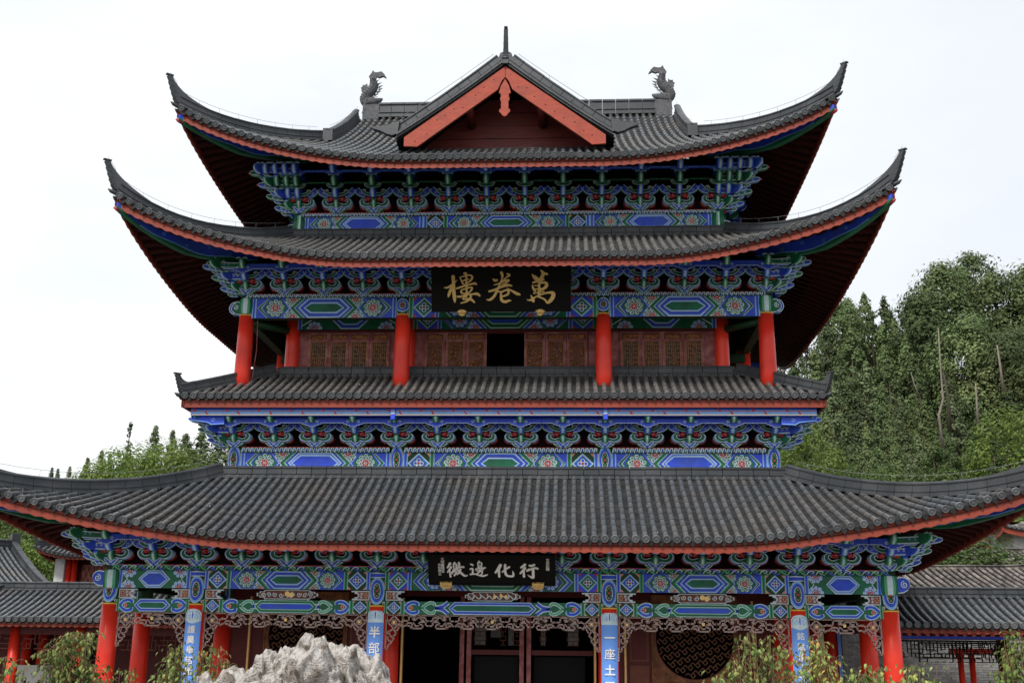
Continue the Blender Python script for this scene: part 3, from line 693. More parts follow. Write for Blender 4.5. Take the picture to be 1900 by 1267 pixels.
def corner_fan(parent, sx, x, y, z, nl=4, sc=(.85, .8)):
    """long cantilevers that run out sideways past the corner column, plus the diagonal set"""
    c = part('corner_bracket', parent)
    for i in range(nl):
        for j, (dy, ext) in enumerate(((-.02-STEP*i*.9*sc[0], .45+.20*i), (-STEP*(i+.55)*sc[0], .28+.20*i))):
            m = MB(); z0 = z+(.20+LH*i+.04*j)*sc[1]; a_, b_ = (('blue', 'blue2'), ('green', 'green2'))[(i+j) % 2]; L = ext+.25
            pth = [(0, z0-.02*L, .15), (sx*L*.5, z0, .16), (sx*L*.8, z0+.03, .16), (sx*L, z0+.055, .13), (sx*(L+.09), z0+.07, .05)]
            rib3(m, pth, y+dy-.07, y+dy+.06, a_, b_, n=5, lw=.022)
            paintline(m, [(p[0]+x*0, p[1], p[2]) for p in spiral(sx*(L-.13), z0+.03, .05, 1.4, pi if sx > 0 else 0, -sx, .016)], y+dy-.076, 'white')
            for q in range(3): paintline(m, [(p[0], p[1], p[2]) for p in spiral(sx*(L-.30-.12*q), z0+.02, .032, 1.1, q, 1, .012)], y+dy-.076, 'white' if i % 2 else 'blue2')
            for q in range(2):
                rib3(m, [(sx*(L*.55+.12*q), z0+.10, .03), (sx*(L*.62+.12*q), z0+.135, .035), (sx*(L*.70+.12*q), z0+.11, .02)], y+dy-.05, y+dy+.02, a_, b_, 'white', .010, n=3)
                rib3(m, [(sx*(L*.55-.10*q), z0-.12, .10), (sx*(L*.72-.10*q), z0-.12, .09), (sx*(L*.84-.10*q), z0-.07, .04)], y+dy-.03, y+dy+.05, ('green', 'blue')[(i+j+q) % 2], b_, 'white', .014, n=4)
            if nl == 4 and j == 0 and i >= 2: m.tube([(sx*(L+.07), y+dy, z0+.07), (sx*(L+.15), y+dy, z0+.08)], [.05, .02], 'red', 6)
            m.build('cloud_cantilever', c, T(x, 0, 0))
    if nl == 4:
        for i in range(1, nl):        # extra noses fanning out
            for q in range(i):
                nm_ = [me for k_, me in _BC[(4, round(SP/2, 3))][0] if k_ == 'nose'][i]
                place('nose', nm_, c, T(x+sx*(.28*(q+1)), y, z) @ Matrix.Diagonal((1, sc[0], sc[1], 1)))
    for nm_ in [me for k_, me in _BC[(nl, round(SP/2, 3))][0] if k_ == 'nose']: place('nose', nm_, c, T(x, y, z) @ RZ(sx*pi/4) @ Matrix.Diagonal((1, sc[0]*1.35, sc[1], 1)))
def corner_beam(rf, parent, sx, front=True, dlen=3.0, h=.46):
    """painted hip rafter under the corner"""
    mb = MB(); n = 16; vs = []; dz0 = -.22
    side = 0 if front else 2; c = sx if front else -sx
    P = [rf.pos(side, (rf.Xb-d)*c, d, dz0) for d in [dlen*(1-i/n) for i in range(n+1)]]
    dirn = (P[-1]-P[0]); dirn.z = 0; dirn.normalize(); x = Vector((-dirn.y, dirn.x, 0))*.085
    Pn = P[:-1]+[P[-1]-dirn*.06+Vector((0, 0, -.02))]
    for j, (zt_, zb_, k1) in enumerate(((0, -h*.8, 'blue'), (-h*.8, -h, 'green'))):
        vs = []
        for i, p in enumerate(Pn):
            f = min(1, .34+.11*(len(Pn)-1-i)); wv = .035*sin(i*1.3) if j == 0 else 0; wv2 = .035*sin(i*1.3) if j == 1 else 0
            a = p+Vector((0, 0, zt_*f+wv2)); b = p+Vector((0, 0, zb_*f+wv))
            vs += [a-x, a+x, b+x, b-x]
        m = len(Pn)
        mb.add(vs, [(i*4+q, i*4+(q+1) % 4, i*4+4+(q+1) % 4, i*4+4+q) for i in range(m-1) for q in range(4)]+[((m-1)*4, (m-1)*4+1, (m-1)*4+2, (m-1)*4+3)], k1)
    for s_ in (1, -1):                       # white wave line where blue meets green, plus red tongue
        vs = []
        for i, p in enumerate(Pn[:-2]):
            zz = -h*.8*min(1, .34+.11*(len(Pn)-1-i))+.035*sin(i*1.3); vs += [p+x*1.04*s_+Vector((0, 0, zz+.014)), p+x*1.04*s_+Vector((0, 0, zz-.014))]
        mb.add(vs, [(2*i, 2*i+2, 2*i+3, 2*i+1) for i in range(len(Pn)-3)], 'blue2')
        for q in range(6):
            p = Pn[2+q*2]; vv = []
            for (a, b, w_) in spiral(0, -h*.32 if q % 2 else -h*.55, .055, 1.3, q, 1, .014): vv.append((a, b, w_))
            L, Rr = ribbon2d(vv, 1); mm = len(L)
            mb.add([p+dirn*a+x*1.05*s_+Vector((0, 0, b)) for a, b in L]+[p+dirn*a+x*1.05*s_+Vector((0, 0, b)) for a, b in Rr], [(i, i+1, mm+i+1, mm+i) for i in range(mm-1)], 'blue2' if q % 2 else 'green2')
    e = P[-1]-dirn*.10+Vector((0, 0, -h*.42)); mb.tube([e-dirn*.12, e+dirn*.0, e+dirn*.10+Vector((0, 0, .03))], [.05, .055, .02], 'red', 6)
    mb.build('corner_beam', parent)
# ================================================================== THE SETTING
def sheet(name, x0, x1, y0, y1, zf, k, nx=1, ny=1):
    mb = MB(); vs = [(x0+(x1-x0)*i/nx, y0+(y1-y0)*j/ny, zf(x0+(x1-x0)*i/nx, y0+(y1-y0)*j/ny)) for i in range(nx+1) for j in range(ny+1)]
    mb.add(vs, [(i*(ny+1)+j, (i+1)*(ny+1)+j, (i+1)*(ny+1)+j+1, i*(ny+1)+j+1) for i in range(nx) for j in range(ny)], k, True)
    return mb.build(name, kind='structure')
def sst(a, b, x): t = min(max((x-a)/(b-a), 0), 1); return t*t*(3-2*t)
def hill_z(x, y):
    base = 2.2+2.6*sst(-60, -15, x)+17*sst(10, 62, x)
    return -.9+sst(34, 92, y)*base+ .9*noise.noise(Vector((x*.05, y*.05, 3)))*sst(30, 60, y)+sst(90, 220, y)*6
sheet('ground', -700, 700, -300, 1500, lambda x, y: -.95, 'soil')
sheet('hill', -170, 190, 30, 260, hill_z, 'soil', 60, 40)
sheet('courtyard_paving', -34, 34, -17.5, 30, lambda x, y: -.60, 'paving')
mb = MB(); mb.box(-34, 34, -40, -17.5, -.9, 1.28, 'paving'); mb.build('terrace', kind='structure')
# ================================================================== THE HALL
X0, X1, X2, C, X3, D3 = 2.75, 7.13, 9.25, 2.12, 6.07, 3.18
YB = 15.0; YB2 = 12.88; YB3 = 11.82
hall = thing('multi_storey_hall', 'tall timber hall with four tiers of upturned dark tile eaves and red columns', 'hall')
mb = MB(); mb.box(-X2-1.1, X2+1.1, -1.3, YB+1.3, -.62, 0, 'plinth'); mb.build('plinth', hall)
def shaft(z0, z1, r0, r1, k='column'):
    m = MB(); m.tube([(0, 0, z0), (0, 0, z0+(z1-z0)*.33), (0, 0, z0+(z1-z0)*.66), (0, 0, z1)], [r0, r0*.985, (r0+r1)/2, r1], k, 28); return m
def capital(z0, z1, r, kind=0):
    m = MB(); m.tube([(0, 0, z0), (0, 0, z1)], [r, r], 'dgreen', 28)
    P = Paint(lambda u, v, o: (sin(u/r)*(r+.003+o), -cos(u/r)*(r+.003+o), v)); h = z1-z0; zc = (z0+z1)/2
    if h > .6: P.line([(-.2, z1-.10), (0, z1-.10), (.2, z1-.10)], .09, 'blue', 1, n=3); P.line([(-.2, z1-.05), (0, z1-.05), (.2, z1-.05)], .018, 'white', 2, n=3); P.line([(-.2, z1-.15), (0, z1-.15), (.2, z1-.15)], .018, 'white', 2, n=3); zc -= .07
    rv = h*.36
    P.ring(0, zc, .165, .055, 'blue2', 1, 20, rv); P.ring(0, zc, .185, .014, 'white', 2, 20, rv*1.1); P.ring(0, zc, .122, .05, 'blue', 2, 20, rv*.78); P.ring(0, zc, .085, .012, 'white', 3, 16, rv*.62); P.ring(0, zc, .06, .045, 'green', 3, 14, rv*.40)
    P.disc(0, zc, .028, 'red', 5, 8); 
    for a in range(6): P.disc(.055*cos(a*pi/3+.5), zc+rv*.42*sin(a*pi/3+.5), .014, 'pink', 5, 6)
    for s_ in (1, -1):
        for zz in (z0+h*.07, z0+h*.62): P.disc(s_*.17, zz, .035, 'white', 1, 8); P.disc(s_*.17, zz, .02, 'red', 2, 8)
        P.line([(s_*.165, z0+h*.15), (s_*.185, zc), (s_*.165, z1-h*.25)], .02, 'green2', 1, n=3)
    m.addmesh(P.mb, Matrix.Identity(4)); return m
def ring_(z, r):
    m = MB(); m.tube([(0, 0, z), (0, 0, z+.035)], [r+.008, r+.008], 'goldring', 28); return m
def foot():
    m = MB(); m.tube([(0, 0, 0), (0, 0, .04), (0, 0, .14), (0, 0, .22)], [.30, .36, .34, .25], 'plinth', 20); return m
gs = shaft(.2, 3.70, .232, .205).mesh('shaft'); gc = capital(3.735, 4.53, .205).mesh('painted_capital'); gr = ring_(3.70, .205).mesh('gilt_ring'); gf = foot().mesh('column_base')
def gcol(x, y, rz=0, cap=True, tall=False):
    c = part('column', hall, (x, y, 0)); c.rotation_euler = (0, 0, rz); place('shaft', gs, c); place('column_base', gf, c)
    if cap: place('painted_capital', gc, c); place('gilt_ring', gr, c)
    else: place('painted_capital', gc, c)
    return c
GX = (-X2, -X1, -X0, X0, X1, X2)
for x in GX: gcol(x, 0)
for s_ in (1, -1):
    for y in (C, 6.2, 8.8, YB2, YB): gcol(s_*X2, y, s_*pi/2)
for x in GX[1:-1]: gcol(x, YB, pi); gcol(x, C, 0, False)
# beams, ground floor front
def beam(parent, x0, x1, yf, z0, z1, pm=None, k='dgreen', dep=.22, nm='painted_beam', rz=0, org=None):
    m = MB(); w = x1-x0; m.box(0, w, 0, dep, 0, z1-z0, k)
    if pm: m.addmesh(pm, T(0, -.003, 0))
    return m.build(nm, parent, T(x0, yf, z0) if org is None else org)
for i in range(5):
    a, b = GX[i]+.175, GX[i+1]-.175; w = b-a; kind = (0, 1, 2, 1, 0)[i]
    beam(hall, a, b, -.13, 4.09, 4.51, bay_paint(w, .42, 'CAB'[kind], kind > 0, endstripe=.10))
    beam(hall, a, b, -.10, 3.54, 3.83, lower_paint(w, .29, ('green', 'blue', 'green')[kind], kind > 0))
    beam(hall, GX[i], GX[i+1], -.20, 4.51, 4.64, moulding(GX[i+1]-GX[i], .13, .22, True), nm='cloud_moulding')
    # pierced carved panels in the slot
    for e in (0, 1):
        m = MB(); sx = 1 if e == 0 else -1; ox = a+.02 if e == 0 else b-.02; u = lambda t: ox+sx*t
        m.prism([(u(0), 3.85), (u(.42), 3.85), (u(.42), 3.885), (u(.36), 3.885), (u(.36), 3.92), (u(.30), 3.92), (u(.27), 3.96), (u(.31), 4.0), (u(.36), 4.0), (u(.36), 4.04), (u(.44), 4.04), (u(.44), 4.07), (u(0), 4.07)][::sx], -.06, .0, 'white')
        m.prism([(u(.025), 3.875), (u(.30), 3.875), (u(.24), 3.96), (u(.30), 4.045), (u(.025), 4.045)][::sx], -.066, -.05, 'panelred')
        for q in range(6): an = q*pi/3; m.prism([(u(.09+.035*cos(an)+.012*cos(an+t)), 3.96+.05*sin(an)+.014*sin(an+t)) for t in (0, 1.57, 3.14, 4.7)], -.075, -.06, 'gold')
        P = Paint(); P.line(spiral(u(.19), 3.99, .035, 1.2, 0, 1, .014), .01, 'white', 0); P.line(spiral(u(.20), 3.92, .03, 1.2, 2, -1, .014), .01, 'white', 0); m.addmesh(P.mb, T(0, -.075, 0))
        m.build('carved_panel', hall)
    if kind:
        m = MB(); cx = (a+b)/2; hw = .74 if kind == 1 else .66; sil = [(-hw, 3.93), (-hw, 4.0), (-hw+.07, 4.0), (-hw+.07, 4.035), (-hw+.16, 4.035), (-hw+.2, 4.075), (hw-.2, 4.075), (hw-.16, 4.035), (hw-.07, 4.035), (hw-.07, 4.0), (hw, 4.0), (hw, 3.93), (hw-.07, 3.93), (hw-.07, 3.895), (hw-.16, 3.895), (hw-.2, 3.855), (-hw+.2, 3.855), (-hw+.16, 3.895), (-hw+.07, 3.895), (-hw+.07, 3.93)][::-1]
        m.prism([(cx+x, z) for x, z in sil], -.05, .0, 'white'); m.prism([(cx+x*.965, 3.965+(z-3.965)*.82) for x, z in sil], -.058, -.04, 'frame')
        P = Paint(); rr = random.Random(i)
        for q in range(9 if kind == 1 else 7):
            x = cx-hw+.16+(2*hw-.32)*q/(8 if kind == 1 else 6)
            if kind == 1: P.line(spiral(x, 3.965+rr.uniform(-.02, .02), .06, 1.3, rr.random()*6, rr.choice((1, -1)), .018), .01, 'white', 0)
            else: P.line([(x, 3.90, .02), (x+.06, 3.96, .03), (x+.02, 4.04, .012)], .01, 'white', 0, n=3); P.line([(x, 3.90, .02), (x-.07, 3.97, .02), (x-.12, 3.99, .008)], .01, 'white', 0, n=3)
        for q in ((0, .02), (.10, -.01)) if kind == 1 else ((.2, .02), (.32, 0), (.05, -.01)): P.disc(cx+q[0], 3.965+q[1], .06 if kind == 1 else .04, 'gold', 1, 10)
        m.addmesh(P.mb, T(0, -.062, 0)); m.build('carved_panel', hall, label='fretted white and gold carved panel in the slot between the beams')
for s_ in (1, -1):     # side and back beams
    ys = (0, C, 6.2, 8.8, YB2, YB)
    for i in range(5):
        w = ys[i+1]-ys[i]-.35
        o = T(s_*(X2+.13), (ys[i]+.175) if s_ > 0 else (ys[i+1]-.175), 4.09) @ RZ(s_*pi/2)
        beam(hall, 0, w, 0, 4.09, 4.51, bay_paint(w, .42, 'C', w > 3), org=o)
        o = T(s_*(X2+.10), (ys[i]+.175) if s_ > 0 else (ys[i+1]-.175), 3.54) @ RZ(s_*pi/2); beam(hall, 0, w, 0, 3.54, 3.83, lower_paint(w, .29, 'green', w > 3), org=o)
        w2 = ys[i+1]-ys[i]; o = T(s_*(X2+.20), ys[i] if s_ > 0 else ys[i+1], 4.51) @ RZ(s_*pi/2); beam(hall, 0, w2, 0, 4.51, 4.64, moulding(w2, .13, .22, True), nm='cloud_moulding', org=o)
    # corner column dressings: green barrel and blue scroll sticking out sideways
    m = MB(); x = s_*X2
    vs = []
    n = 10
    for i in range(n+1):
        th = -1.35+2.7*i/n; r = .235
        for z, rr in ((4.07, r*.9), (4.12, r), (4.30, r+.012), (4.46, r), (4.51, r*.9)): vs.append((x+sin(th)*rr, -cos(th)*rr, z))
    kc = ['dgreen', 'green', 'green', 'green2', 'white', 'white', 'green2', 'green', 'green', 'dgreen']  # dark edges to white middle: the barrel's gloss painted as stripes
    for i in range(n): m.add([vs[i*5+j] for j in range(5)]+[vs[i*5+5+j] for j in range(5)], [(j, j+5, j+6, j+1) for j in range(4)], kc[i], True)
    m.build('green_barrel', hall)
    m = MB(); rib3(m, [(s_*.0, 4.30, .34), (s_*.12, 4.30, .36), (s_*.22, 4.32, .36), (s_*.32, 4.31, .26), (s_*.36, 4.30, .10)], -.10, .10, 'blue', 'blue', 'white', .024, n=4)
    paintline(m, spiral(s_*.24, 4.32, .085, 1.6, pi/2, s_, .022, 20), -.106, 'white'); m.build('scroll_end', hall, T(x+s_*.12, 0, 0))
m = MB()
m.box(-X2, X2, YB-.1, YB+.1, 3.54, 4.64, 'blue'); m.build('rear_beam', hall)
# bracket rows ------------------------------------------------------
def bracket_row(xs, y, z, nl, sc):
    for x in xs: bracket_set(hall, x, y, z, 0, nl, True, sc=sc)
SC1, SC2, SC3, SC4 = (.78, .72), (.85, .70), (.80, .74), (.84, .80)
br1 = [-X2+1.06] + [-X1+i*1.095 for i in range(4)] + [-X0+i*1.1 for i in range(6)] + [X0+i*1.095 for i in range(1, 5)] + [X2-1.06]
bracket_row([-X2]+br1+[X2], 0, 4.64, 3, SC1)
br2 = [-X1+i*1.095 for i in range(4)] + [-X0+i*1.1 for i in range(6)] + [X0+i*1.095 for i in range(1, 5)]
bracket_row(br2, C, 7.89, 3, SC2); bracket_row(br2, C, 12.16, 3, SC3)
br4 = [-X3+i*2*X3/11 for i in range(12)]
bracket_row(br4, D3, 14.98, 4, SC4)
for xx, y0, y1, z, nl, sc, bk in ((X2, 0, YB, 4.64, 3, SC1, 1.1), (X1, C, YB2, 7.89, 3, SC2, 1.4), (X1, C, YB2, 12.16, 3, SC3, 1.2), (X3, D3, YB3, 14.98, 4, SC4, 1.7)):
    n = int(round((y1-y0)/1.09))
    for s_ in (1, -1):
        for i in range(1, n): bracket_set(hall, s_*xx, y0+(y1-y0)*i/n, z, s_*pi/2, nl, False, sc=sc)
        corner_fan(hall, s_, s_*xx, y0, z, nl, sc)
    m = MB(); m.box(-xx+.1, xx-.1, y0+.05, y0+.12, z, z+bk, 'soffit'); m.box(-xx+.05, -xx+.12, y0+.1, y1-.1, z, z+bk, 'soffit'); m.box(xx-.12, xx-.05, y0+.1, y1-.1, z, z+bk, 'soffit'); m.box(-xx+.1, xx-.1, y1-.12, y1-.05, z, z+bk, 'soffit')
    m.build('bracket_backing', hall)  # backing boards near black, painting the shade behind the brackets
# flower discs on the eave purlin ends
# ------------------------------------------------------------------ roof tiers
rf1 = Roof(X2+1.9, -1.9, YB+1.9, 5.16, 3.78, 7.06, kk=.92, A=1.12, p=1.75, La=6.15, B=.92)
rf2 = Roof(X1+1.2, C-1.2, YB2+1.2, 9.05, 1.95, 10.05, kk=.95, A=.0, B=0., La=3, k='tilew')
rf3 = Roof(X1+2.35, C-2.35, YB2+2.35, 12.48, 3.25, 14.22, kk=.93, A=1.45, p=2.05, La=6.0, B=.5, k='tilew')
rf4 = Roof(X3+2.35, D3-2.35, YB3+2.35, 15.70, 6.67, 20.25, Hg=2.87, kk=.76, A=1.25, p=2.1, La=6.0, B=.55, pitch=.221)
r1 = build_roof(rf1, hall, parts=3, soff=2.1, label='lowest and widest tiled eave roof')
r3 = build_roof(rf3, hall, parts=0, soff=2.5, label='third tiled eave roof under the top storey')
r2 = build_roof(rf2, hall, parts=0, soff=.5, rafters=False, fasc=.24, thick=.10, label='narrow straight skirt roof below the upper gallery', nopans=(3,))
def stop4(side, q):
    if side == 0 and abs(q) < 2.75: return 2.02
    return None
r4 = build_roof(rf4, hall, parts=0, soff=2.5, stop=stop4, label='top roof with gabled ends')
for rf, rp__, hh in ((rf1, r1, .34), (rf2, r2, .29), (rf3, r3, .31), (rf4, r4, .31)):
    for fr in (True, False):
        for s_ in (-1, 1):
            hp = hip_path(rf, s_, fr, 16); hp = [p+Vector((0, 0, .06)) for p in hp]
            ridge_run(hp, rp__, hh, hh*.92, step=.44, aspart=fr, w=.16)
            dirn = Vector((s_, -1 if fr else 1, 0)).normalized(); e = hp[-1]
            bk_ = hp[-4]+Vector((0, 0, hh*.92))
            if rf is rf2: horn(rp__, e, dirn, .20, .50, .26, .12, back=hp[-3]+Vector((0, 0, hh*.9)))
            else: horn(rp__, e+Vector((0, 0, .02)), dirn, .33, .76, .30, back=bk_)
            if rf is not rf2 and fr:
                cp = [p+Vector((0, 0, hh+.14)) for p in hp[1:]]+[e+Vector((dirn.x*.08, dirn.y*.08, .66)), e+Vector((dirn.x*.30, dirn.y*.30, .90))]
                cable(cp, rp__)
            if rf is not rf2: corner_beam(rf, rp__, s_, fr, 3.0 if rf is rf1 else 3.1)
# wall-top ridge courses
def course(x, yf, yb, z, par, h=.30, w=.17, front_only=False):
    ridge_run([(-x, yf, z), (x, yf, z)], par, h, step=.40, w=w)
    for s_ in (1, -1): ridge_run([(s_*x, yf, z), (s_*x, yb, z)], par, h, step=.5, w=w, aspart=False)
    ridge_run([(-x, yb, z), (x, yb, z)], par, h, step=.6, w=w, aspart=False)
course(7.36, 1.88, YB+.02, 7.06, r1); course(6.28, 2.88, YB2-.75, 10.02, r2, .29); course(6.26, 3.0, YB3+.2, 14.19, r3, .29)
# main ridge, gable-end ridges, ridge dragons
ridge_run([(-4.75, 7.5, 20.28), (4.75, 7.5, 20.28)], r4, .56, step=.46, w=.24)
for s_ in (1, -1):
    for side in (0, 2):
        sq = s_ if side == 0 else -s_
        path = [rf4.pos(side, sq*5.42, d)+Vector((0, 0, .07)) for d in [6.35-(6.35-2.87)*i/12 for i in range(13)]]
        ridge_run(path, r4, .38, .34, step=.42, aspart=side == 0, w=.17)
        if side == 0:
            e = path[-1]; m = MB(); m.box(e.x-.15, e.x+.15, e.y-.16, e.y+.14, e.z-.06, e.z+.34, 'ridge'); m.tube([e+Vector((-.15, 0, .34)), e+Vector((.15, 0, .34))], .07, 'ridge', 10); m.build('ridge_end_block', r4)
            cable([p+Vector((0, 0, .5)) for p in path[::3]], r4)
    m = MB(); g = [(3.7, 17.3), (7.5, 20.2), (11.3, 17.3)]
    m.add([(s_*5.3, y, z) for y, z in g]+[(s_*5.2, y, z) for y, z in g], [(0, 1, 2), (5, 4, 3), (0, 3, 4, 1), (1, 4, 5, 2)], 'darkred')
    for a, b in ((g[0], g[1]), (g[2], g[1])):
        m.add([(s_*5.60, a[0], a[1]+.05), (s_*5.60, b[0], b[1]), (s_*5.60, b[0], b[1]-.5), (s_*5.60, a[0], a[1]-.4), (s_*5.54, a[0], a[1]+.05), (s_*5.54, b[0], b[1]), (s_*5.54, b[0], b[1]-.5), (s_*5.54, a[0], a[1]-.4)], [(0, 1, 2, 3), (7, 6, 5, 4), (0, 4, 5, 1), (2, 6, 7, 3)], 'gable')
    m.build('gable_end', hall)
def dragon(sx):
    d = part('ridge_dragon', hall, (sx*5.0, 7.5, 20.0)); d['label'] = 'grey stone fish dragon biting the end of the ridge'
    f = -sx                                                     # faces the ridge middle
    m = MB(); m.box(-.29, .29, -.14, .14, -.25, .74, 'stone'); m.build('block', d)
    m = MB()                                                   # head with open jaws
    m.tube([(-f*.20, 0, .86), (-f*.02, 0, .90), (f*.16, 0, .93), (f*.30, 0, .98), (f*.36, 0, 1.02)], [.15, .16, .12, .07, .03], 'stone', 12)
    m.tube([(-f*.15, 0, .80), (f*.05, 0, .78), (f*.26, 0, .80)], [.12, .09, .03], 'stone', 10)
    for t in (-.09, .09): m.tube([(f*.04, t, 1.0), (f*.05, t*1.2, 1.06)], [.045, .02], 'stone', 8); m.tube([(-f*.08, t, 1.0), (-f*.14, t*1.2, 1.10), (-f*.10, t*1.2, 1.16)], [.03, .02, .005], 'stone', 6)
    for q in range(5): m.tube([(f*(.02+.06*q), -.06, .90), (f*(.025+.06*q), -.06, .85)], [.015, .004], 'stone', 4)
    m.build('head', d)
    m = MB(); body = cat([(-f*.12, 0, .78, .16), (-f*.25, 0, .96, .175), (-f*.22, 0, 1.14, .17), (-f*.08, 0, 1.30, .175), (f*.02, 0, 1.45, .165), (f*.03, 0, 1.60, .13), (-f*.01, 0, 1.74, .09), (f*.0, 0, 1.86, .055)], 4)
    m.tube([p[:3] for p in body], [p[3] for p in body], 'stone', 12)
    for i, p in enumerate(body[2:-4]):                         # scales as small raised flakes
        for j in range(7):
            an = -2.9+j*.95+(i % 2)*.4; r = p[3]
            c = Vector((p[0]+sin(an)*r*1.0, -cos(an)*r*1.0, p[2])); o = Vector((sin(an), -cos(an), 0)); s3 = Vector((cos(an), sin(an), 0))
            m.add([c-s3*.04+o*.0, c+Vector((0, 0, .045))+o*.025, c+s3*.04+o*.0, c-Vector((0, 0, .04))], [(0, 1, 2), (0, 2, 3)], 'stone')
    m.build('scaly_body', d)
    m = MB()                                                   # spines on the inner side
    for i in range(6):
        z = 1.16+.10*i; x0 = f*(.06+.15*sin(i*.62)); 
        m.add([(x0, -.03, z-.04), (x0, .03, z-.04), (x0, 0, z+.05), (x0+f*.17, 0, z+.05+.012*i)], [(0, 1, 3), (1, 2, 3), (2, 0, 3), (0, 2, 1)], 'stone')
    fin = [(-.10, 1.28), (-.24, 1.30), (-.36, 1.26), (-.40, 1.34), (-.37, 1.38), (-.42, 1.44), (-.36, 1.48), (-.36, 1.55), (-.27, 1.54), (-.20, 1.60), (-.19, 1.50), (-.10, 1.42)]
    m.prism([(f*x, z) for x, z in (fin if f > 0 else fin[::-1])], -.03, .03, 'stone'); m.build('fins', d)
    tail = [(-.08, 1.78), (-.15, 1.92), (-.06, 2.06), (-.02, 2.16), (.05, 2.08), (.16, 2.08), (.28, 2.11), (.38, 2.02), (.47, 1.86), (.34, 1.93), (.22, 1.88), (.12, 1.92), (.09, 1.78)]
    m = MB(); m.prism([(f*x, z-.06) for x, z in (tail if f < 0 else tail[::-1])], -.05, .05, 'stone'); m.build('tail', d)
    m = MB(); m.tube([(-f*.30, -.2, .35), (-f*.16, -.2, .95), (f*.22, -.17, 1.02)], .009, 'wire', 5); m.build('lightning_rod', d)
dragon(-1); dragon(1)
# ------------------------------------------------------------------ front cross gable
cg = part('front_gable', hall); cg['label'] = 'small front gable with orange red bargeboards'
def cz(x): t = abs(x)/3.1; return 19.10-(19.10-16.78)*(t*1.10-.10*t*t)
m = MB()
for s_ in (1, -1):
    n = 8; vs = []
    for i in range(n+1):
        x = s_*3.1*i/n
        for dz in (0, -.12):
            for y in (1.78, 7.3): vs.append((x, y, cz(x)+dz))
    m.add(vs, [(i*4, i*4+1, i*4+5, i*4+4) for i in range(n)]+[(i*4+2, i*4+6, i*4+7, i*4+3) for i in range(n)]+[(i*4, i*4+4, i*4+6, i*4+2) for i in range(n)], 'pan')
m.build('roof_deck', cg)
ts = MB(); hr = half_round()
for s_ in (1, -1):
    for j in range(22):
        y = 2.12+j*.2275
        for i in range(13):
            xa, xb = s_*(3.12-i*.24), s_*(3.12-(i+1)*.24); a = Vector((xa, y, cz(xa)+.03)); b = Vector((xb, y, cz(xb)+.03)); t = (b-a).normalized(); x = Vector((0, -s_, 0)); nrm = x.cross(t); sc_ = .25/.285
            if nrm.z < 0: x = -x; nrm = -nrm
            ts.addmesh(hr, Matrix(((x.x, t.x*sc_, nrm.x, a.x), (x.y, t.y*sc_, nrm.y, a.y), (x.z, t.z*sc_, nrm.z, a.z), (0, 0, 0, 1))))
ts.build('roof_tile', cg, kind='stuff')
for s_ in (1, -1):
    bb = [(0, 18.93), (s_*1.4, 17.86), (s_*2.86, 16.74), (s_*2.86, 16.47), (s_*2.48, 16.45), (s_*.21, 18.20), (s_*.10, 18.47), (0, 18.60)]
    m = MB(); m.prism(bb if s_ < 0 else bb[::-1], 1.70, 1.78, 'gable'); 
    rr = random.Random(5+s_); jx = s_*1.45
    for q in range(9): x = s_*(.35+.27*q+rr.uniform(-.05, .05)); z = 18.93-(18.93-16.74)/2.86*abs(x)-rr.uniform(.15, .42); m.prism([(x+.016*cos(t), z+.016*sin(t)) for t in (0, 1.05, 2.1, 3.14, 4.2, 5.2)], 1.692, 1.70, 'soffit')
    m.prism([(-.004, 18.60), (.004, 18.60), (.004, 18.9), (-.004, 18.9)], 1.693, 1.70, 'soffit')
    m.build('bargeboard', cg)
    m = MB()                                   # verge tile layers above the board
    for q, (yo, dz, h) in enumerate(((1.66, .02, .05), (1.62, .085, .045), (1.64, .14, .04))):
        nn = 16
        for i in range(nn):
            xa, xb = s_*3.08*i/nn, s_*(3.08*(i+.97)/nn)
            m.add([(xa, yo, cz(xa)+dz-.10), (xb, yo, cz(xb)+dz-.10), (xb, yo, cz(xb)+dz-.10+h), (xa, yo, cz(xa)+dz-.10+h), (xa, 2.1, cz(xa)+dz-.10), (xb, 2.1, cz(xb)+dz-.10), (xb, 2.1, cz(xb)+dz-.10+h), (xa, 2.1, cz(xa)+dz-.10+h)], [(0, 1, 2, 3), (3, 2, 6, 7), (0, 4, 5, 1), (1, 5, 6, 2), (0, 3, 7, 4)], 'ridge')
    m.build('verge_tile', cg)
    path = [Vector((s_*(.06+3.0*i/10), 1.86, cz(.06+3.0*i/10)+.06)) for i in range(11)]
    ridge_run(path, cg, .34, .30, step=.36, w=.16)
    e = path[-1]; m = MB()
    pl = [(0, 0), (.15, -.05), (.32, .00), (.50, .10), (.72, .17), (.74, .23), (.50, .24), (.30, .27), (.12, .33), (-.05, .40)]
    m.prism([(e.x+s_*a, e.z+b) for a, b in (pl if s_ > 0 else pl[::-1])], e.y-.16, e.y+.02, 'ridge'); m.build('ridge_end', cg)
    cable([p+Vector((0, -.05, .52)) for p in path[1::3]], cg, .007)
pd = [(0, 18.50), (.12, 18.27), (.17, 18.06), (.115, 18.03), (.11, 17.93), (.13, 17.91), (.13, 17.82), (.105, 17.80), (.105, 17.56), (.15, 17.54), (.155, 17.46), (.10, 17.42), (.07, 17.36), (0, 17.32)]
m = MB(); m.prism([(x, z) for x, z in pd]+[(-x, z) for x, z in pd[-2:0:-1]], 1.64, 1.70, 'gable'); m.build('gable_pendant', cg)
for q in range(5):
    za = 16.45+.42*q; zb_ = za+.405; wa = 3.1*(19.05-za)/2.55; wb = 3.1*(19.05-zb_)/2.55; yy = 3.0+.012*(q % 2)
    m = MB(); m.prism([(-wa, za), (wa, za), (wb, zb_), (-wb, zb_)], yy, yy+.03, 'gwall'); m.build('gable_board', cg)
m = MB()
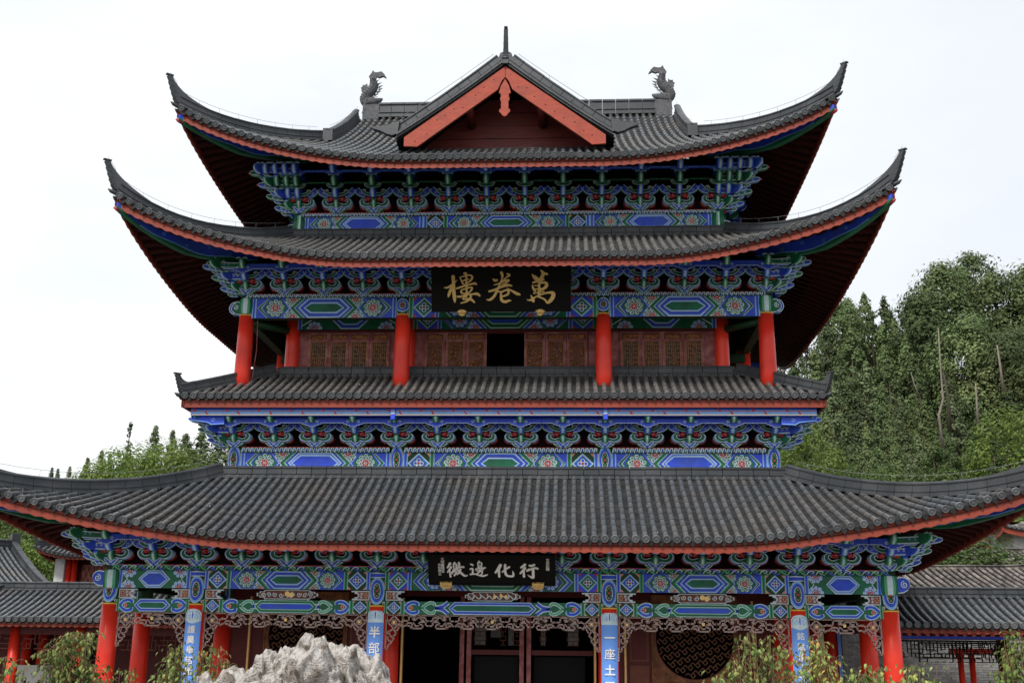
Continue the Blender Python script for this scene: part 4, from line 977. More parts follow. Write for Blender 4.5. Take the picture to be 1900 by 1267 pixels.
for x in (-1.05, 1.05): m.tube([(x, 1.8, 17.7), (x, 3.0, 17.7)], .13, 'darkred', 12)
m.tube([(0, 1.8, 18.5), (0, 3.0, 18.5)], .14, 'darkred', 12); m.build('gable_purlin', cg)
ridge_run([(-2.75, 2.72, 16.98-.35), (2.75, 2.72, 16.98-.35)], cg, .20, step=.42, w=.14)
ridge_run([(0, 2.05, 19.12), (0, 7.2, 19.12)], cg, .36, step=.45, aspart=False)
horn(cg, Vector((0, 1.86, 19.14)), (0, -1, 0), .16, 1.02, .30, .13)
m = MB(); m.prism([(-.30, 19.0), (.30, 19.0), (.16, 19.42), (0, 19.50), (-.16, 19.42)], 1.80, 1.95, 'ridge'); m.box(-.09, .09, 1.60, 1.66, 18.98, 19.14, 'ridge'); m.tube([(-.1, 1.62, 19.16), (.1, 1.62, 19.16)], .05, 'ridge', 8); m.build('ridge_cap', cg)
# ------------------------------------------------------------------ friezes of the upper tiers
def post(x, y, z0, z1, r=.2, nm='painted_post'):
    capital(z0, z1, r).build(nm, hall, T(x, y, 0))
# tier 2
for a, b, st, bx in ((-X1, -X0, 'C', False), (-X0, X0, 'A', True), (X0, X1, 'C', False)):
    beam(hall, a+.17, b-.17, C-.13, 7.18, 7.74, bay_paint(b-a-.34, .56, st, bx)); beam(hall, a+.19, b-.19, C-.18, 7.74, 7.88, moulding(b-a-.38, .14), nm='rope_moulding')
for x in (-X1, -X0, X0, X1): post(x, C, 7.15, 8.08, .20)
for s_ in (1, -1):
    m = MB(); m.box(s_*X1-.12, s_*X1+.12, C+.15, YB2-.1, 7.2, 7.88, 'blue'); m.build('side_beam', hall)
# striped cornice board below the skirt roof and end box
m = MB(); w = 2*(X1+.98)
P = Paint(); P.rect(0, w, 0, .17, 'blue2', 0); P.rect(0, w, .085, .17, 'blue', 1); P.line([(0, .10), (w, .10)], .02, 'blue2', 2); P.rect(0, w, -.028, 0, 'cream', 2); P.rect(0, w, .075, .088, 'red', 3)
n = 19
for i in range(n):
    u = w*(i+.5)/n
    for dz, o in ((0, 0), (.085, -.32)): P.poly([(u+o-.015, dz), (u+o+.05, dz), (u+o+.02, dz+.04), (u+o-.03, dz+.085), (u+o-.055, dz+.085)], 'red', 4)
m.addmesh(P.mb, T(-w/2, 0, 0)); m.build('striped_cornice', hall, T(0, C-1.02, 8.60))
m = MB(); m.box(-w/2, w/2, C-1.01, C-.9, 8.56, 8.78, 'blue'); m.build('cornice_board', hall)
for s_ in (1, -1):
    m = MB(); pl = [(s_*(X1+.98), 8.555), (s_*(X1+.98), 8.45), (s_*(X1+.55), 8.40), (s_*(X1+.45), 8.34), (s_*(X1+.1), 8.36), (s_*(X1+.1), 8.555)]; m.prism(pl if s_ > 0 else pl[::-1], C-.92, C-.75, 'blue'); paintline(m, [(a, b+.012, .022) for a, b in pl[:5]], C-.925, 'blue2'); paintline(m, spiral(s_*(X1+.40), 8.46, .055, 1.4, 0, 1, .016), C-.925, 'blue2'); m.build('beam_end', hall)
    m = MB(); m.box(s_*(X1+.92)-.06, s_*(X1+.92)+.06, C-.9, YB2+.9, 8.56, 8.78, 'blue'); m.build('cornice_board', hall)
for x in (-X0, X0):
    m = MB(); m.box(x-.055, x+.055, C-1.07, C-.9, 8.46, 8.80, 'blue'); P = Paint(); P.rect(-.05, .05, 8.47, 8.60, 'blue', 0); P.rect(-.05, .05, 8.60, 8.70, 'blue2', 0); P.rect(-.05, .05, 8.60, 8.62, 'cream', 1); P.line([(-.04, 8.70), (.04, 8.78)], .02, 'red', 1); m.addmesh(P.mb, T(x, C-1.073, 0)); m.build('beam_end', hall)
# tier 3
for a, b, st, bx in ((-X1, -X0, 'A', False), (-X0, X0, 'B', True), (X0, X1, 'A', False)):
    beam(hall, a+.17, b-.17, C-.13, 11.48, 12.05, bay_paint(b-a-.34, .57, st, bx)); beam(hall, a, b, C-.18, 12.05, 12.16, moulding(b-a, .11), nm='rope_moulding')
us = shaft(9.2, 11.55, .225, .20).mesh('shaft'); uc = capital(11.585, 12.05, .20).mesh('painted_capital'); ur = ring_(11.55, .20).mesh('gilt_ring')
def ucol(x, y, rz=0, top=11.55):
    c = part('column', hall, (x, y, 0)); c.rotation_euler = (0, 0, rz); place('shaft', us, c); place('painted_capital', uc, c); place('gilt_ring', ur, c)
for x in (-X1, -X0, X0, X1): ucol(x, C); ucol(x, YB2, pi)
for s_ in (1, -1):
    for y in (6.2, 8.8): ucol(s_*X1, y, s_*pi/2)
    ys = (C, 6.2, 8.8, YB2)
    for i in range(3):
        w = ys[i+1]-ys[i]-.34; o = T(s_*(X1+.13), (ys[i]+.17) if s_ > 0 else (ys[i+1]-.17), 11.48) @ RZ(s_*pi/2); beam(hall, 0, w, 0, 11.48, 12.05, bay_paint(w, .57, 'A'), org=o)
        o = T(s_*(X1+.18), ys[i] if s_ > 0 else ys[i+1], 12.05) @ RZ(s_*pi/2); beam(hall, 0, w+.34, 0, 12.05, 12.16, moulding(w+.34, .11), nm='rope_moulding', org=o)
    x = s_*X1; m = MB(); vs = []
    for i in range(11):
        th = -1.35+2.7*i/10
        for z, rr in ((11.60, .20), (11.66, .225), (11.85, .235), (12.0, .225), (12.05, .20)): vs.append((x+sin(th)*rr, C-cos(th)*rr, z))
    for i in range(10): m.add([vs[i*5+j] for j in range(5)]+[vs[i*5+5+j] for j in range(5)], [(j, j+5, j+6, j+1) for j in range(4)], kc[i], True)  # same painted gloss stripes as on the lower barrels
    m.build('green_barrel', hall)
    m = MB(); rib3(m, [(0, 11.78, .36), (s_*.12, 11.78, .38), (s_*.2, 11.80, .36), (s_*.28, 11.80, .24), (s_*.31, 11.79, .08)], C-.10, C+.10, 'green', 'blue', 'white', .024, n=4)
    rib3(m, [(s_*.20, 11.62, .05), (s_*.30, 11.66, .07), (s_*.34, 11.78, .08), (s_*.28, 11.90, .07), (s_*.20, 11.93, .03)], C-.13, C+.08, 'blue', 'blue2', 'white', .02, n=4)
    paintline(m, spiral(s_*.20, 11.80, .075, 1.6, pi/2, s_, .02, 20), C-.106, 'white'); m.build('scroll_end', hall, T(x+s_*.10, 0, 0))
    m = MB(); m.tube([(s_*X1, C, 11.42), (s_*X3, D3, 11.42)], .11, 'dgreen', 6); m.build('tie_beam', hall); m = MB(); m.box(min(s_*X3, s_*X1), max(s_*X3, s_*X1), 5.9, 6.1, 11.2, 11.45, 'dgreen'); m.build('tie_beam', hall)
m = MB()
m.box(-X1, X1, C+.1, D3+.1, 12.0, 12.04, 'soffit'); m.box(-X1, -X3, C+.1, YB2, 12.0, 12.04, 'soffit'); m.box(X3, X1, C+.1, YB2, 12.0, 12.04, 'soffit'); m.build('gallery_ceiling', hall)
# inner frieze, inner columns and walls of the third storey
for a, b, st, bx in ((-X3, -X0, 'A', False), (-X0, X0, 'B', True), (X0, X3, 'A', False)):
    beam(hall, a+.15, b-.15, D3-.12, 11.46, 12.0, bay_paint(b-a-.3, .54, st, bx))
ins = shaft(9.2, 12.0, .20, .19)
ism = ins.mesh('inner_column')
for x in (-X3, -X0, X0, X3): place('inner_column', ism, hall, T(x, D3, 0))
for s_ in (1, -1):
    for y in (6.2, 8.8): place('inner_column', ism, hall, T(s_*X3, y, 0))
m = MB()
m.box(-X3, -3.28, D3+.02, D3+.12, 9.5, 11.46, 'panelred'); m.box(-2.98, -2.28, D3+.02, D3+.12, 9.5, 11.46, 'panelred')
m.box(3.26, X3, D3+.02, D3+.12, 9.5, 11.46, 'panelred'); m.box(2.35, 3.26, D3+.02, D3+.12, 9.5, 11.46, 'panelred'); m.box(-3.28, -2.98, D3+.02, D3+.12, 9.5, 11.46, 'panelred')
m.box(-2.28, 2.35, D3+.0, D3+.12, 11.36, 11.46, 'darkred'); m.box(-X3, X3, D3-.03, D3+.0, 11.40, 11.46, 'darkred')
for s_ in (1, -1): m.box(s_*X3-.06, s_*X3+.06, D3, YB3, 9.5, 14.5, 'panelred')
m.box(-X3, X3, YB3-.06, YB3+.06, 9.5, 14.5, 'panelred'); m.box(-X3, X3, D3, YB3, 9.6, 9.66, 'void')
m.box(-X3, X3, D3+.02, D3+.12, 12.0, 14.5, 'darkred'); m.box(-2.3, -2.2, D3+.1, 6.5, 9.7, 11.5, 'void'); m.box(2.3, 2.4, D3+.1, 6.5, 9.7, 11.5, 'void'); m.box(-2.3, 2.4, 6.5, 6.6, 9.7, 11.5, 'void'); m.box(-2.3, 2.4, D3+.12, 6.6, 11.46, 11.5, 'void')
m.build('upper_wall', hall)
def leaf(x0, x1, carved):
    l = part('window_leaf', hall, (x0, D3-.02, 9.6)); w = x1-x0; f = MB(); H = 1.78
    for a, b, z0, z1 in ((0, .055, 0, H), (w-.055, w, 0, H), (.055, w-.055, H-.05, H), (.055, w-.055, 1.52, 1.57), (.055, w-.055, .30, .36), (.055, w-.055, 0, .05)): f.box(a, b, -.03, .03, z0, z1, 'panelred')
    f.build('frame', l)
    p = MB(); p.box(.07, w-.07, -.012, .01, 1.575, H-.06, 'frame'); 
    p.prism([(.10, 1.595), (w-.10, 1.595), (w-.075, 1.645), (w-.10, 1.70), (.10, 1.70), (.075, 1.645)], -.022, -.01, 'carved'); p.build('top_panel', l)
    q = MB(); z0, z1 = .38, 1.51; q.box(.055, w-.055, .012, .02, z0-.02, z1+.01, 'frame' if carved else 'barkd')
    for a, b, c, d in ((.058, .08, z0, z1), (w-.08, w-.058, z0, z1), (.08, w-.08, z1-.02, z1), (.08, w-.08, z0, z0+.02)): q.box(a, b, -.02, .01, c, d, 'wood')
    rr = random.Random(int((x0+20)*100)); iw = w-.16
    if not carved:
        nx, nz_ = 7, 17; cx = iw/nx; cz_ = (z1-z0-.04)/nz_
        for i in range(nx+1):
            for j in range(nz_):
                if (i*2+j*3+(i*j) % 3) % 4 != 0: q.box(.08+i*cx-.007, .08+i*cx+.007, -.012, .008, z0+.02+j*cz_, z0+.02+(j+1)*cz_, 'wood')
        for j in range(nz_+1):
            for i in range(nx):
                if (i*3+j*2+(i+j) % 2) % 4 != 1: q.box(.08+i*cx, .08+(i+1)*cx, -.010, .008, z0+.02+j*cz_-.007, z0+.02+j*cz_+.007, 'wood')
        q.build('lattice_panel', l)
    else:
        for t in range(46):
            x = .09+rr.random()*(iw-.02); z = z0+.04+rr.random()*(z1-z0-.08); r = .015+rr.random()*.03; a0 = rr.random()*6
            q.tube([(x+r*1.6*cos(a0+u*.9), -.012-.004*u, z+r*1.6*sin(a0+u*.9)) for u in range(5)], [.006, .012, .014, .012, .004], 'carved', 5)
        for t in range(4):
            x = .13+rr.random()*(iw-.1); z = z0+.12+rr.random()*(z1-z0-.25); q.tube([(x, -.03, z-.05), (x, -.035, z-.02), (x, -.035, z+.02), (x, -.03, z+.05), (x, -.03, z+.08)], [.015, .04, .042, .015, .02], 'carved', 8)
        for t in range(3): z = z0+.05+t*.035; q.box(.10, w-.10, -.025, .0, z, z+.015, 'carved')
        q.build('carved_lattice', l)
wl_ = (-3.26+5.6)/4
for i in range(4): leaf(-5.60+i*wl_, -5.60+(i+1)*wl_-.01, False)
for i in range(4): leaf(3.24+i*.585, 3.24+(i+1)*.585-.01, False)
for i in range(3): leaf(-2.27+i*.59, -2.27+(i+1)*.59-.01, True); leaf(.55+i*.595, .55+(i+1)*.595-.01, True)
# tier 4
for a, b, st, bx in ((-X3, -2.42, 'C', False), (-2.42, 2.42, 'A', True), (2.42, X3, 'C', False)):
    beam(hall, a+(.15 if a < -3 else 0), b-(.15 if b > 3 else 0), D3-.13, 14.42, 14.87, bay_paint(b-a-(.15 if bx is False else 0), .45, st, bx)); 
beam(hall, -X3, X3, D3-.18, 14.87, 14.98, moulding(2*X3, .11, .10), nm='rope_moulding')
for s_ in (1, -1):
    m = MB(); x = s_*X3; m.tube([(x, D3-.05, 14.22), (x, D3-.05, 14.35)], .10, 'green2', 14); m.tube([(x, D3, 14.36), (x, D3, 14.42), (x, D3, 14.7), (x, D3, 14.95)], [.17, .21, .22, .19], 'green', 20)
    vs = []; 
    for i in range(3):
        for z in (14.40, 14.9): vs.append((x+(-.05+.05*i), D3-.222, z))
    m.add(vs, [(0, 2, 3, 1)], 'green2'); m.add(vs, [(2, 4, 5, 3)], 'white'); m.build('green_barrel', hall)  # pale strips paint the gloss on the barrel front
    m = MB(); rib3(m, [(s_*.1, 14.56, .16), (s_*.25, 14.58, .18), (s_*.38, 14.58, .08)], D3-.10, D3+.1, 'green', 'green2', 'white', .02, n=4); rib3(m, [(s_*.36, 14.52, .1), (s_*.5, 14.56, .15), (s_*.62, 14.54, .08)], D3-.05, D3+.1, 'blue', 'blue2', 'white', .02, n=4); m.build('scroll_end', hall, T(x, 0, 0))
    m = MB(); m.box(x-.12, x+.12, D3+.1, YB3, 14.42, 14.97, 'blue'); m.build('side_beam', hall)
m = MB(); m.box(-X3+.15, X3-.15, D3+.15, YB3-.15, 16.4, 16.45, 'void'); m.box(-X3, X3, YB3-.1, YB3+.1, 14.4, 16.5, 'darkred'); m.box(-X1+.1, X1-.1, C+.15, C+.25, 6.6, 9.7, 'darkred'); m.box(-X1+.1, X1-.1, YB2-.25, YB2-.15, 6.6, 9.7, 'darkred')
for s_ in (1, -1): m.box(s_*(X1-.2)-.05, s_*(X1-.2)+.05, C+.2, YB2-.2, 4.6, 9.7, 'darkred')
m.build('core_wall', hall)
# ------------------------------------------------------------------ ground floor wall behind the porch
gw = part('ground_floor_wall', hall)
m = MB(); y0, y1 = C+.02, C+.14
for s_ in (1, -1):
    a, b = sorted((s_*3.9, s_*(X0+.2))); m.box(a, b, y0, y1, 0, 4.6, 'darkred')
    a, b = sorted((s_*6.0, s_*(X1-.2))); m.box(a, b, y0, y1, 0, 4.6, 'darkred')
    a, b = sorted((s_*3.9, s_*6.0)); m.box(a, b, y0, y1, 0, 1.98, 'darkred'); m.box(a, b, y0, y1, 4.12, 4.6, 'darkred')
    m.box(s_*(X1-.15)-.06, s_*(X1-.15)+.06, C+.2, YB2, 0, 4.6, 'darkred')
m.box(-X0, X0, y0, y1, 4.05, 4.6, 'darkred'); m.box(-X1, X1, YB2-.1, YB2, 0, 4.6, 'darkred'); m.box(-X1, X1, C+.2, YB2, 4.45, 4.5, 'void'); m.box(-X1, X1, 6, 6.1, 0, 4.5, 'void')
m.build('wall_boards', gw)
for s_ in (1, -1):
    cx = s_*4.95; rw = part('round_window', hall, (cx, C, 3.05))
    m = MB(); N = 40; Rr = .97; sq = 1.05
    outer = []; inner = []
    for i in range(N):
        an = 2*pi*i/N; c_, s2 = cos(an), sin(an); k_ = sq/max(abs(c_), abs(s2)); outer.append((c_*k_, s2*k_)); inner.append((c_*Rr, s2*Rr))
    m.add([(a, -.02, b) for a, b in outer]+[(a, -.02, b) for a, b in inner]+[(a, .08, b) for a, b in inner], [(i, (i+1) % N, N+(i+1) % N, N+i) for i in range(N)]+[(N+i, N+(i+1) % N, 2*N+(i+1) % N, 2*N+i) for i in range(N)], 'frame3')
    for a, b, c_, d_ in ((-sq-.03, sq+.03, -sq-.03, -sq), (-sq-.03, sq+.03, sq, sq+.03), (-sq-.03, -sq, -sq, sq), (sq, sq+.03, -sq, sq)): m.box(a, b, -.05, .02, c_, d_, 'frame3')
    P = Paint(); P.ring(0, 0, Rr+.012, .03, 'frame', 0, 40)
    for sx in (1, -1):
        for sz in (1, -1):
            for q in range(5): P.line(spiral(sx*(.86+.06*(q % 3)), sz*(.80+.07*(q//2)), .06, 1.2, q, 1, .012), .01, 'frame', 0)
    m.addmesh(P.mb, T(0, -.03, 0)); m.build('window_frame', rw)
    m = MB(); d = .088; lim = Rr-.02
    def bar(u0, v0, u1, v1):
        # rotated 45 deg grid clipped to the circle
        x0_, z0_ = (u0-v0)*.7071, (u0+v0)*.7071; x1_, z1_ = (u1-v1)*.7071, (u1+v1)*.7071
        if max(x0_**2+z0_**2, x1_**2+z1_**2) > lim*lim: return
        dx, dz = x1_-x0_, z1_-z0_; L = sqrt(dx*dx+dz*dz); nx_, nz2 = -dz/L*.010, dx/L*.010
        m.prism([(x0_+nx_, z0_+nz2), (x0_-nx_, z0_-nz2), (x1_-nx_, z1_-nz2), (x1_+nx_, z1_+nz2)], -.015, .02, 'woodd')
    n = 12
    for i in range(-n, n+1):
        for j in range(-n, n+1):
            u, v = i*d, j*d; ph = (i+2*j) % 5
            if ph in (0, 1, 3): bar(u, v, u+d, v)
            if (2*i-j) % 5 in (0, 1, 3): bar(u, v, u, v+d)
    m.build('window_lattice', rw)
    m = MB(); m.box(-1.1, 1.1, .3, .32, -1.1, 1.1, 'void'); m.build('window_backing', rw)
    # gold edge strips and side panels
    for x in (s_*(X0+.46), s_*(X1-.72)):
        m = MB(); m.box(x-.035, x+.035, C-.06, C+.02, 0, 4.0, 'wood'); m.box(x-.02, x+.02, C-.068, C-.058, 0, 4.0, 'gold'); m.build('gilt_strip', gw)
    m = MB(); a, b = sorted((s_*3.32, s_*3.80)); m.box(a, b, C-.0, C+.03, 2.5, 4.0, 'frame'); m.box(a+.05, b-.05, C-.01, C+.01, 2.55, 3.95, 'darkred'); m.box(a, b, C-.0, C+.03, 1.0, 2.4, 'frame'); m.build('wall_panel', gw)
for x in (-.92, -.74, .60, .78):
    m = MB(); m.box(x-.055, x+.055, C-.02, C+.1, 0, 4.05, 'panelred'); m.build('door_post', gw)
m = MB(); m.box(-.70, .56, C+.02, C+.08, 2.62, 2.74, 'darkred'); m.box(.85, 2.4, C+.02, C+.08, 2.62, 2.74, 'darkred'); m.build('door_transom', gw)
for x in (-X0+.30, X0-.30):
    m = MB(); m.box(x-.035, x+.035, C-.04, C+.04, 0, 4.0, 'wood'); m.box(x-.02, x+.02, C-.05, C-.03, 0, 4.0, 'gold'); m.build('gilt_strip', gw)
rr = random.Random(3)
for x0_, x1_ in ((-.66, -.35), (.02, .16), (.34, .56), (1.05, 1.2), (1.75, 2.05)):      # open-work window strips of the inner screen
    m = MB()
    for j in range(9):
        z = 2.85+j*.11; m.box(x0_, x1_, C+.5, C+.52, z, z+.02, 'lattice')
        for i in range(3):
            if (i+j) % 2: x = x0_+(x1_-x0_)*i/2; m.box(x-.01, x+.01, C+.5, C+.52, z, z+.11, 'lattice')
    m.box(x0_+.02, x1_-.02, C+.56, C+.57, 2.85, 3.8, 'paper') if x0_ > 1 or x0_ < -.5 else None  # pale sheet stands in for light through a rear opening
    m.build('screen_strip', gw)
for x0_, x1_, z0_, z1_ in ((-.30, -.02, 3.05, 3.75), (.17, .32, 2.85, 3.35)):
    m = MB(); m.box(x0_, x1_, C+1.5, C+1.52, z0_, z1_, 'paper'); m.build('hanging_scroll', gw)
for x0_, x1_ in ((-.62, .50), (.90, 2.2)):
    m = MB(); m.box(x0_, x1_, C+.3, C+.31, 1.6, 2.58, 'glass'); m.build('door_glass', gw)
# porch ceiling
m = MB(); m.box(-X2, X2, .15, C, 4.66, 4.70, 'soffit'); m.box(-X2, -X1, C, YB, 4.66, 4.70, 'soffit'); m.box(X1, X2, C, YB, 4.66, 4.70, 'soffit'); m.build('porch_ceiling', hall)
for x in GX[1:-1]:
    m = MB(); m.box(x-.1, x+.1, .15, C-.2, 3.6, 4.0, 'dgreen'); m.build('tie_beam', hall)
# ------------------------------------------------------------------ fretwork under the lower beam
def fret(x0, x1, small=False):
    f = part('fretwork', hall, (x0, -.02, 3.53)); w = x1-x0; m = MB(); T0 = .016
    def seg(pts):
        for (a, b), (c, d) in zip(pts, pts[1:]):
            L = sqrt((c-a)**2+(d-b)**2)
            if L < 1e-4: continue
            tx, tz = (c-a)/L, (d-b)/L; nx_, nz2 = -tz, tx; e = T0
            for (hw, yf, yb, k) in ((.0145, -.018, .022, 'latline'), (.0065, -.0225, -.017, 'lattice')):
                ex = hw if k == 'latline' else hw
                A = [(a-tx*ex+nx_*hw, b-tz*ex+nz2*hw), (a-tx*ex-nx_*hw, b-tz*ex-nz2*hw), (c+tx*ex-nx_*hw, d+tz*ex-nz2*hw), (c+tx*ex+nx_*hw, d+tz*ex+nz2*hw)]
                if k == 'latline': m.prism(A, yf, yb, k, 'lattice')
                else: m.add([(p, yf, q) for p, q in A], [(0, 1, 2, 3)], k)
    D = .32
    # horizontal band
    cs = .44; n = max(1, round((w-2*cs)/.62)); mw = (w-2*cs)/n
    seg([(0, -.012), (w, -.012)])
    for i in range(n):
        o = cs+i*mw; fl = i % 2
        g = lambda pts: seg([((o+(mw*(1-u) if fl else mw*u)), -v*D) for u, v in pts])
        g([(0, .45), (.18, .45), (.18, .12), (.50, .12), (.50, .38), (.32, .38), (.32, .26), (.41, .26)])
        g([(0, .80), (.26, .80), (.26, .98), (.74, .98), (.74, .70), (.60, .70)])
        g([(.10, .80), (.10, .60), (.42, .60), (.42, .80), (.60, .80), (.60, .52), (.86, .52)])
        g([(.50, .20), (.86, .20), (.86, .80), (1., .80)]); g([(.66, .20), (.66, .40), (.76, .40)]); g([(.86, .45), (1., .45)])
        g([(.32, .98), (.32, .60)]); g([(.18, .12), (.18, .0)]); g([(.66, .0), (.66, .2)])
    # corners : diamonds then a stepped drop
    for s_ in (0, 1):
        X = lambda u: u if s_ == 0 else w-u
        k_ = lambda pts: seg([(X(u), v) for u, v in pts])
        k_([(.012, 0), (.012, -.80)]); cx, cz_, r = .20, -.18, .15
        k_([(cx-r, cz_), (cx, cz_+r), (cx+r, cz_), (cx, cz_-r), (cx-r, cz_)]); k_([(cx-r*.5, cz_), (cx, cz_+r*.5), (cx+r*.5, cz_), (cx, cz_-r*.5), (cx-r*.5, cz_)])
        k_([(cx-r, cz_), (.012, -.02)]); k_([(cx, cz_+r), (cx+.04, 0)]); k_([(cx+r, cz_), (cs, -.13)]); k_([(cx+r, cz_), (cs-.05, -.30), (cs, -.26)])
        k_([(cx, cz_-r), (.26, -.44), (.17, -.52)]); k_([(cx, cz_-r), (.06, -.40)]); k_([(cx+r, cz_), (cx+r-.02, -.28), (.28, -.36)])
        k_([(.012, -.44), (.10, -.40), (.10, -.50), (.20, -.50), (.20, -.60), (.06, -.60), (.06, -.52)]); k_([(.15, -.60), (.15, -.68), (.07, -.68), (.07, -.78), (.012, -.80)])
        for (u, v) in ((cx, cz_),): m.prism([(X(u)-.028, v-.028), (X(u)+.028, v-.028), (X(u)+.028, v+.028), (X(u)-.028, v+.028)], -.04, -.02, 'gold')
    m.build('fret_bars', f)
    m = MB(); m.prism([(w/2-.03, -.30*.62), (w/2+.03, -.30*.62), (w/2+.035, -.12), (w/2-.035, -.12)], -.045, -.02, 'gold'); m.build('gilt_boss', f)
for i in range(5): fret(GX[i]+.215, GX[i+1]-.215)
# ================================================================== NAME BOARDS AND COUPLET BOARDS
def brush(strokes, su, sv, u0, v0, dep, k, kside=None):
    """brush strokes (x,y,w in tracing units, y down) -> raised letters on a board, u right, v up"""
    m = MB(); kside = kside or k
    for q, st in enumerate(strokes):
        pts = [((x-u0)*su, -(y-v0)*sv, max(w, 14)*(su+sv)/2) for x, y, w in st]
        L, Rr = ribbon2d(pts, 6 if len(pts) > 2 else 3); n = len(L); y0 = -dep-.0015*q
        m.add([(a, y0, b) for a, b in L]+[(a, y0, b) for a, b in Rr], [(i, i+1, n+i+1, n+i) for i in range(n-1)], k)
        for E_ in (L, Rr): m.add([(a, y0, b) for a, b in E_]+[(a+(0), 0, b) for a, b in E_], [(i, i+1, n+i+1, n+i) for i in range(n-1)], kside, True)
        for e, s_ in ((0, -1), (-1, 1)):     # round brush ends
            c = ((L[e][0]+Rr[e][0])/2, (L[e][1]+Rr[e][1])/2); r = sqrt((L[e][0]-Rr[e][0])**2+(L[e][1]-Rr[e][1])**2)/2
            pg = [(c[0]+r*cos(t*pi/5), c[1]+r*sin(t*pi/5)) for t in range(10)]
            m.add([(a, y0-.0004, b) for a, b in pg]+[(a, 0, b) for a, b in pg], [tuple(range(10))]+[(i, (i+1) % 10, 10+(i+1) % 10, 10+i) for i in range(10)], k)
    return m
LOU = [[(70,655,30),(200,640,70),(330,560,70),(490,410,20)],[(370,290,120),(380,500,100),(390,800,110),(410,1000,110),(415,1140,30)],[(340,620,80),(270,760,95),(215,910,80),(205,965,20)],
 [(590,315,25),(640,420,45),(690,520,50),(740,540,30)],[(590,310,25),(700,280,40),(800,260,45),(930,240,50),(1000,300,65),(960,400,65),(850,490,45)],[(720,185,40),(785,190,90),(800,300,60),(800,500,65),(810,640,60),(810,830,60),(800,960,55)],
 [(650,450,40),(800,380,50),(880,370,40)],[(480,680,50),(600,640,65),(800,580,55),(1000,530,60),(1090,515,80),(1140,560,30)],[(650,730,45),(625,800,60),(720,845,40),(900,805,45),(990,680,65),(940,640,50),(780,690,50),(650,730,45)],
 [(510,945,60),(600,950,65),(800,890,50),(1000,870,55),(1150,860,85),(1240,920,60)],[(800,900,50),(730,960,60),(690,1030,50),(850,1030,65),(980,1060,75),(1060,1140,50)],[(950,900,65),(930,1000,75),(800,1110,60),(620,1165,35)]]
JUAN = [[(340,370,25),(400,420,90),(480,410,60)],[(620,170,95),(650,270,80),(625,400,50),(560,560,60),(470,760,75),(370,950,85),(230,1060,75),(130,1050,25)],[(800,205,40),(880,250,85),(770,330,40),(660,440,50),(560,560,30)],
 [(380,570,30),(520,530,50),(700,440,75),(850,425,85)],[(620,560,20),(740,520,40),(850,450,40)],[(220,780,70),(400,730,75),(600,640,75),(800,580,85),(950,600,50)],[(790,680,20),(950,760,60),(1100,850,95),(1210,890,70)],
 [(520,790,50),(620,800,70),(740,750,60),(850,760,70),(830,870,75),(720,930,60),(620,950,50)],[(600,830,50),(605,980,85),(630,1080,90),(740,1130,90),(860,1090,70),(930,1095,25)]]
WAN = [[(320,230,30),(420,340,130),(560,430,110),(640,450,50)],[(600,90,30),(680,190,110),(640,320,110),(560,430,90)],[(680,180,80),(810,225,70)],[(350,500,60),(520,450,75),(700,395,60)],[(330,590,40),(360,700,75),(430,770,60),(370,800,25)],
 [(600,520,45),(740,500,85),(800,570,100),(740,670,95),(600,740,55)],[(560,430,85),(550,600,75),(550,800,95),(540,940,85)],[(400,600,30),(520,600,35)],[(430,710,30),(620,700,40)],[(370,860,40),(500,830,35),(700,790,45)],
 [(590,900,50),(750,850,60),(900,830,75),(1010,860,120),(990,990,135),(900,1110,115),(815,1165,70),(740,1070,60),(640,1010,55),(520,970,50)],[(500,940,45),(400,990,55),(330,1050,85),(200,1080,45),(150,1050,15)],[(280,920,30),(340,1050,100),(355,1110,95)]]
HUI = [[(240,220,100),(180,310,80),(130,370,60)],[(280,350,80),(200,450,70),(130,540,50)],[(220,440,50),(220,600,50),(240,700,75)],[(430,190,80),(400,230,40)],[(370,240,40),(390,400,40)],[(380,240,40),(500,250,60),(490,400,50),(380,410,40)],[(400,330,25),(480,330,25)],
 [(340,450,30),(500,430,40)],[(410,470,45),(290,600,40)],[(430,500,60),(500,530,60),(400,650,60)],[(280,530,30),(400,480,35)],[(600,180,80),(620,280,70),(560,390,60)],[(600,350,50),(730,330,60),(800,340,60)],[(660,420,70),(620,520,70),(520,610,40)],[(530,430,50),(640,520,70),(780,630,70),(850,660,50),(940,640,20)]]
BIAN = [[(1090,240,60),(1170,270,70)],[(1060,420,60),(1150,400,60),(1160,520,70),(1150,600,60)],[(1060,610,60),(1250,600,50),(1400,640,55),(1550,670,60),(1700,640,55),(1770,610,20)],[(1430,130,55),(1370,190,30)],[(1370,200,35),(1390,350,40)],[(1380,190,35),(1530,180,40),(1520,350,45)],[(1400,260,20),(1500,260,20)],[(1400,310,20),(1500,310,20)],[(1390,360,40),(1520,355,40)],
 [(1290,420,60),(1400,385,40),(1680,360,50)],[(1330,480,40),(1450,450,40),(1600,420,40)],[(1450,400,50),(1430,500,50),(1330,590,50)],[(1450,500,40),(1550,490,50),(1520,600,50),(1440,640,50)]]
HUA = [[(310,210,90),(240,320,90),(150,420,60)],[(260,330,60),(260,450,65),(265,540,60)],[(460,200,70),(455,350,70),(480,470,70),(560,520,60),(700,520,60),(715,450,60),(695,380,20)],[(590,260,60),(500,310,50),(370,400,40)]]
XING = [[(1090,190,80),(1020,240,70),(970,270,60)],[(1090,290,80),(1010,370,60),(940,440,50)],[(1050,360,60),(1050,450,60),(1055,530,70)],[(1230,210,50),(1300,220,70),(1390,190,60)],[(1220,300,10),(1140,365,50),(1300,310,55),(1420,280,55),(1500,300,50)],[(1345,310,80),(1350,450,75),(1340,550,80),(1250,530,40),(1180,485,15)]]
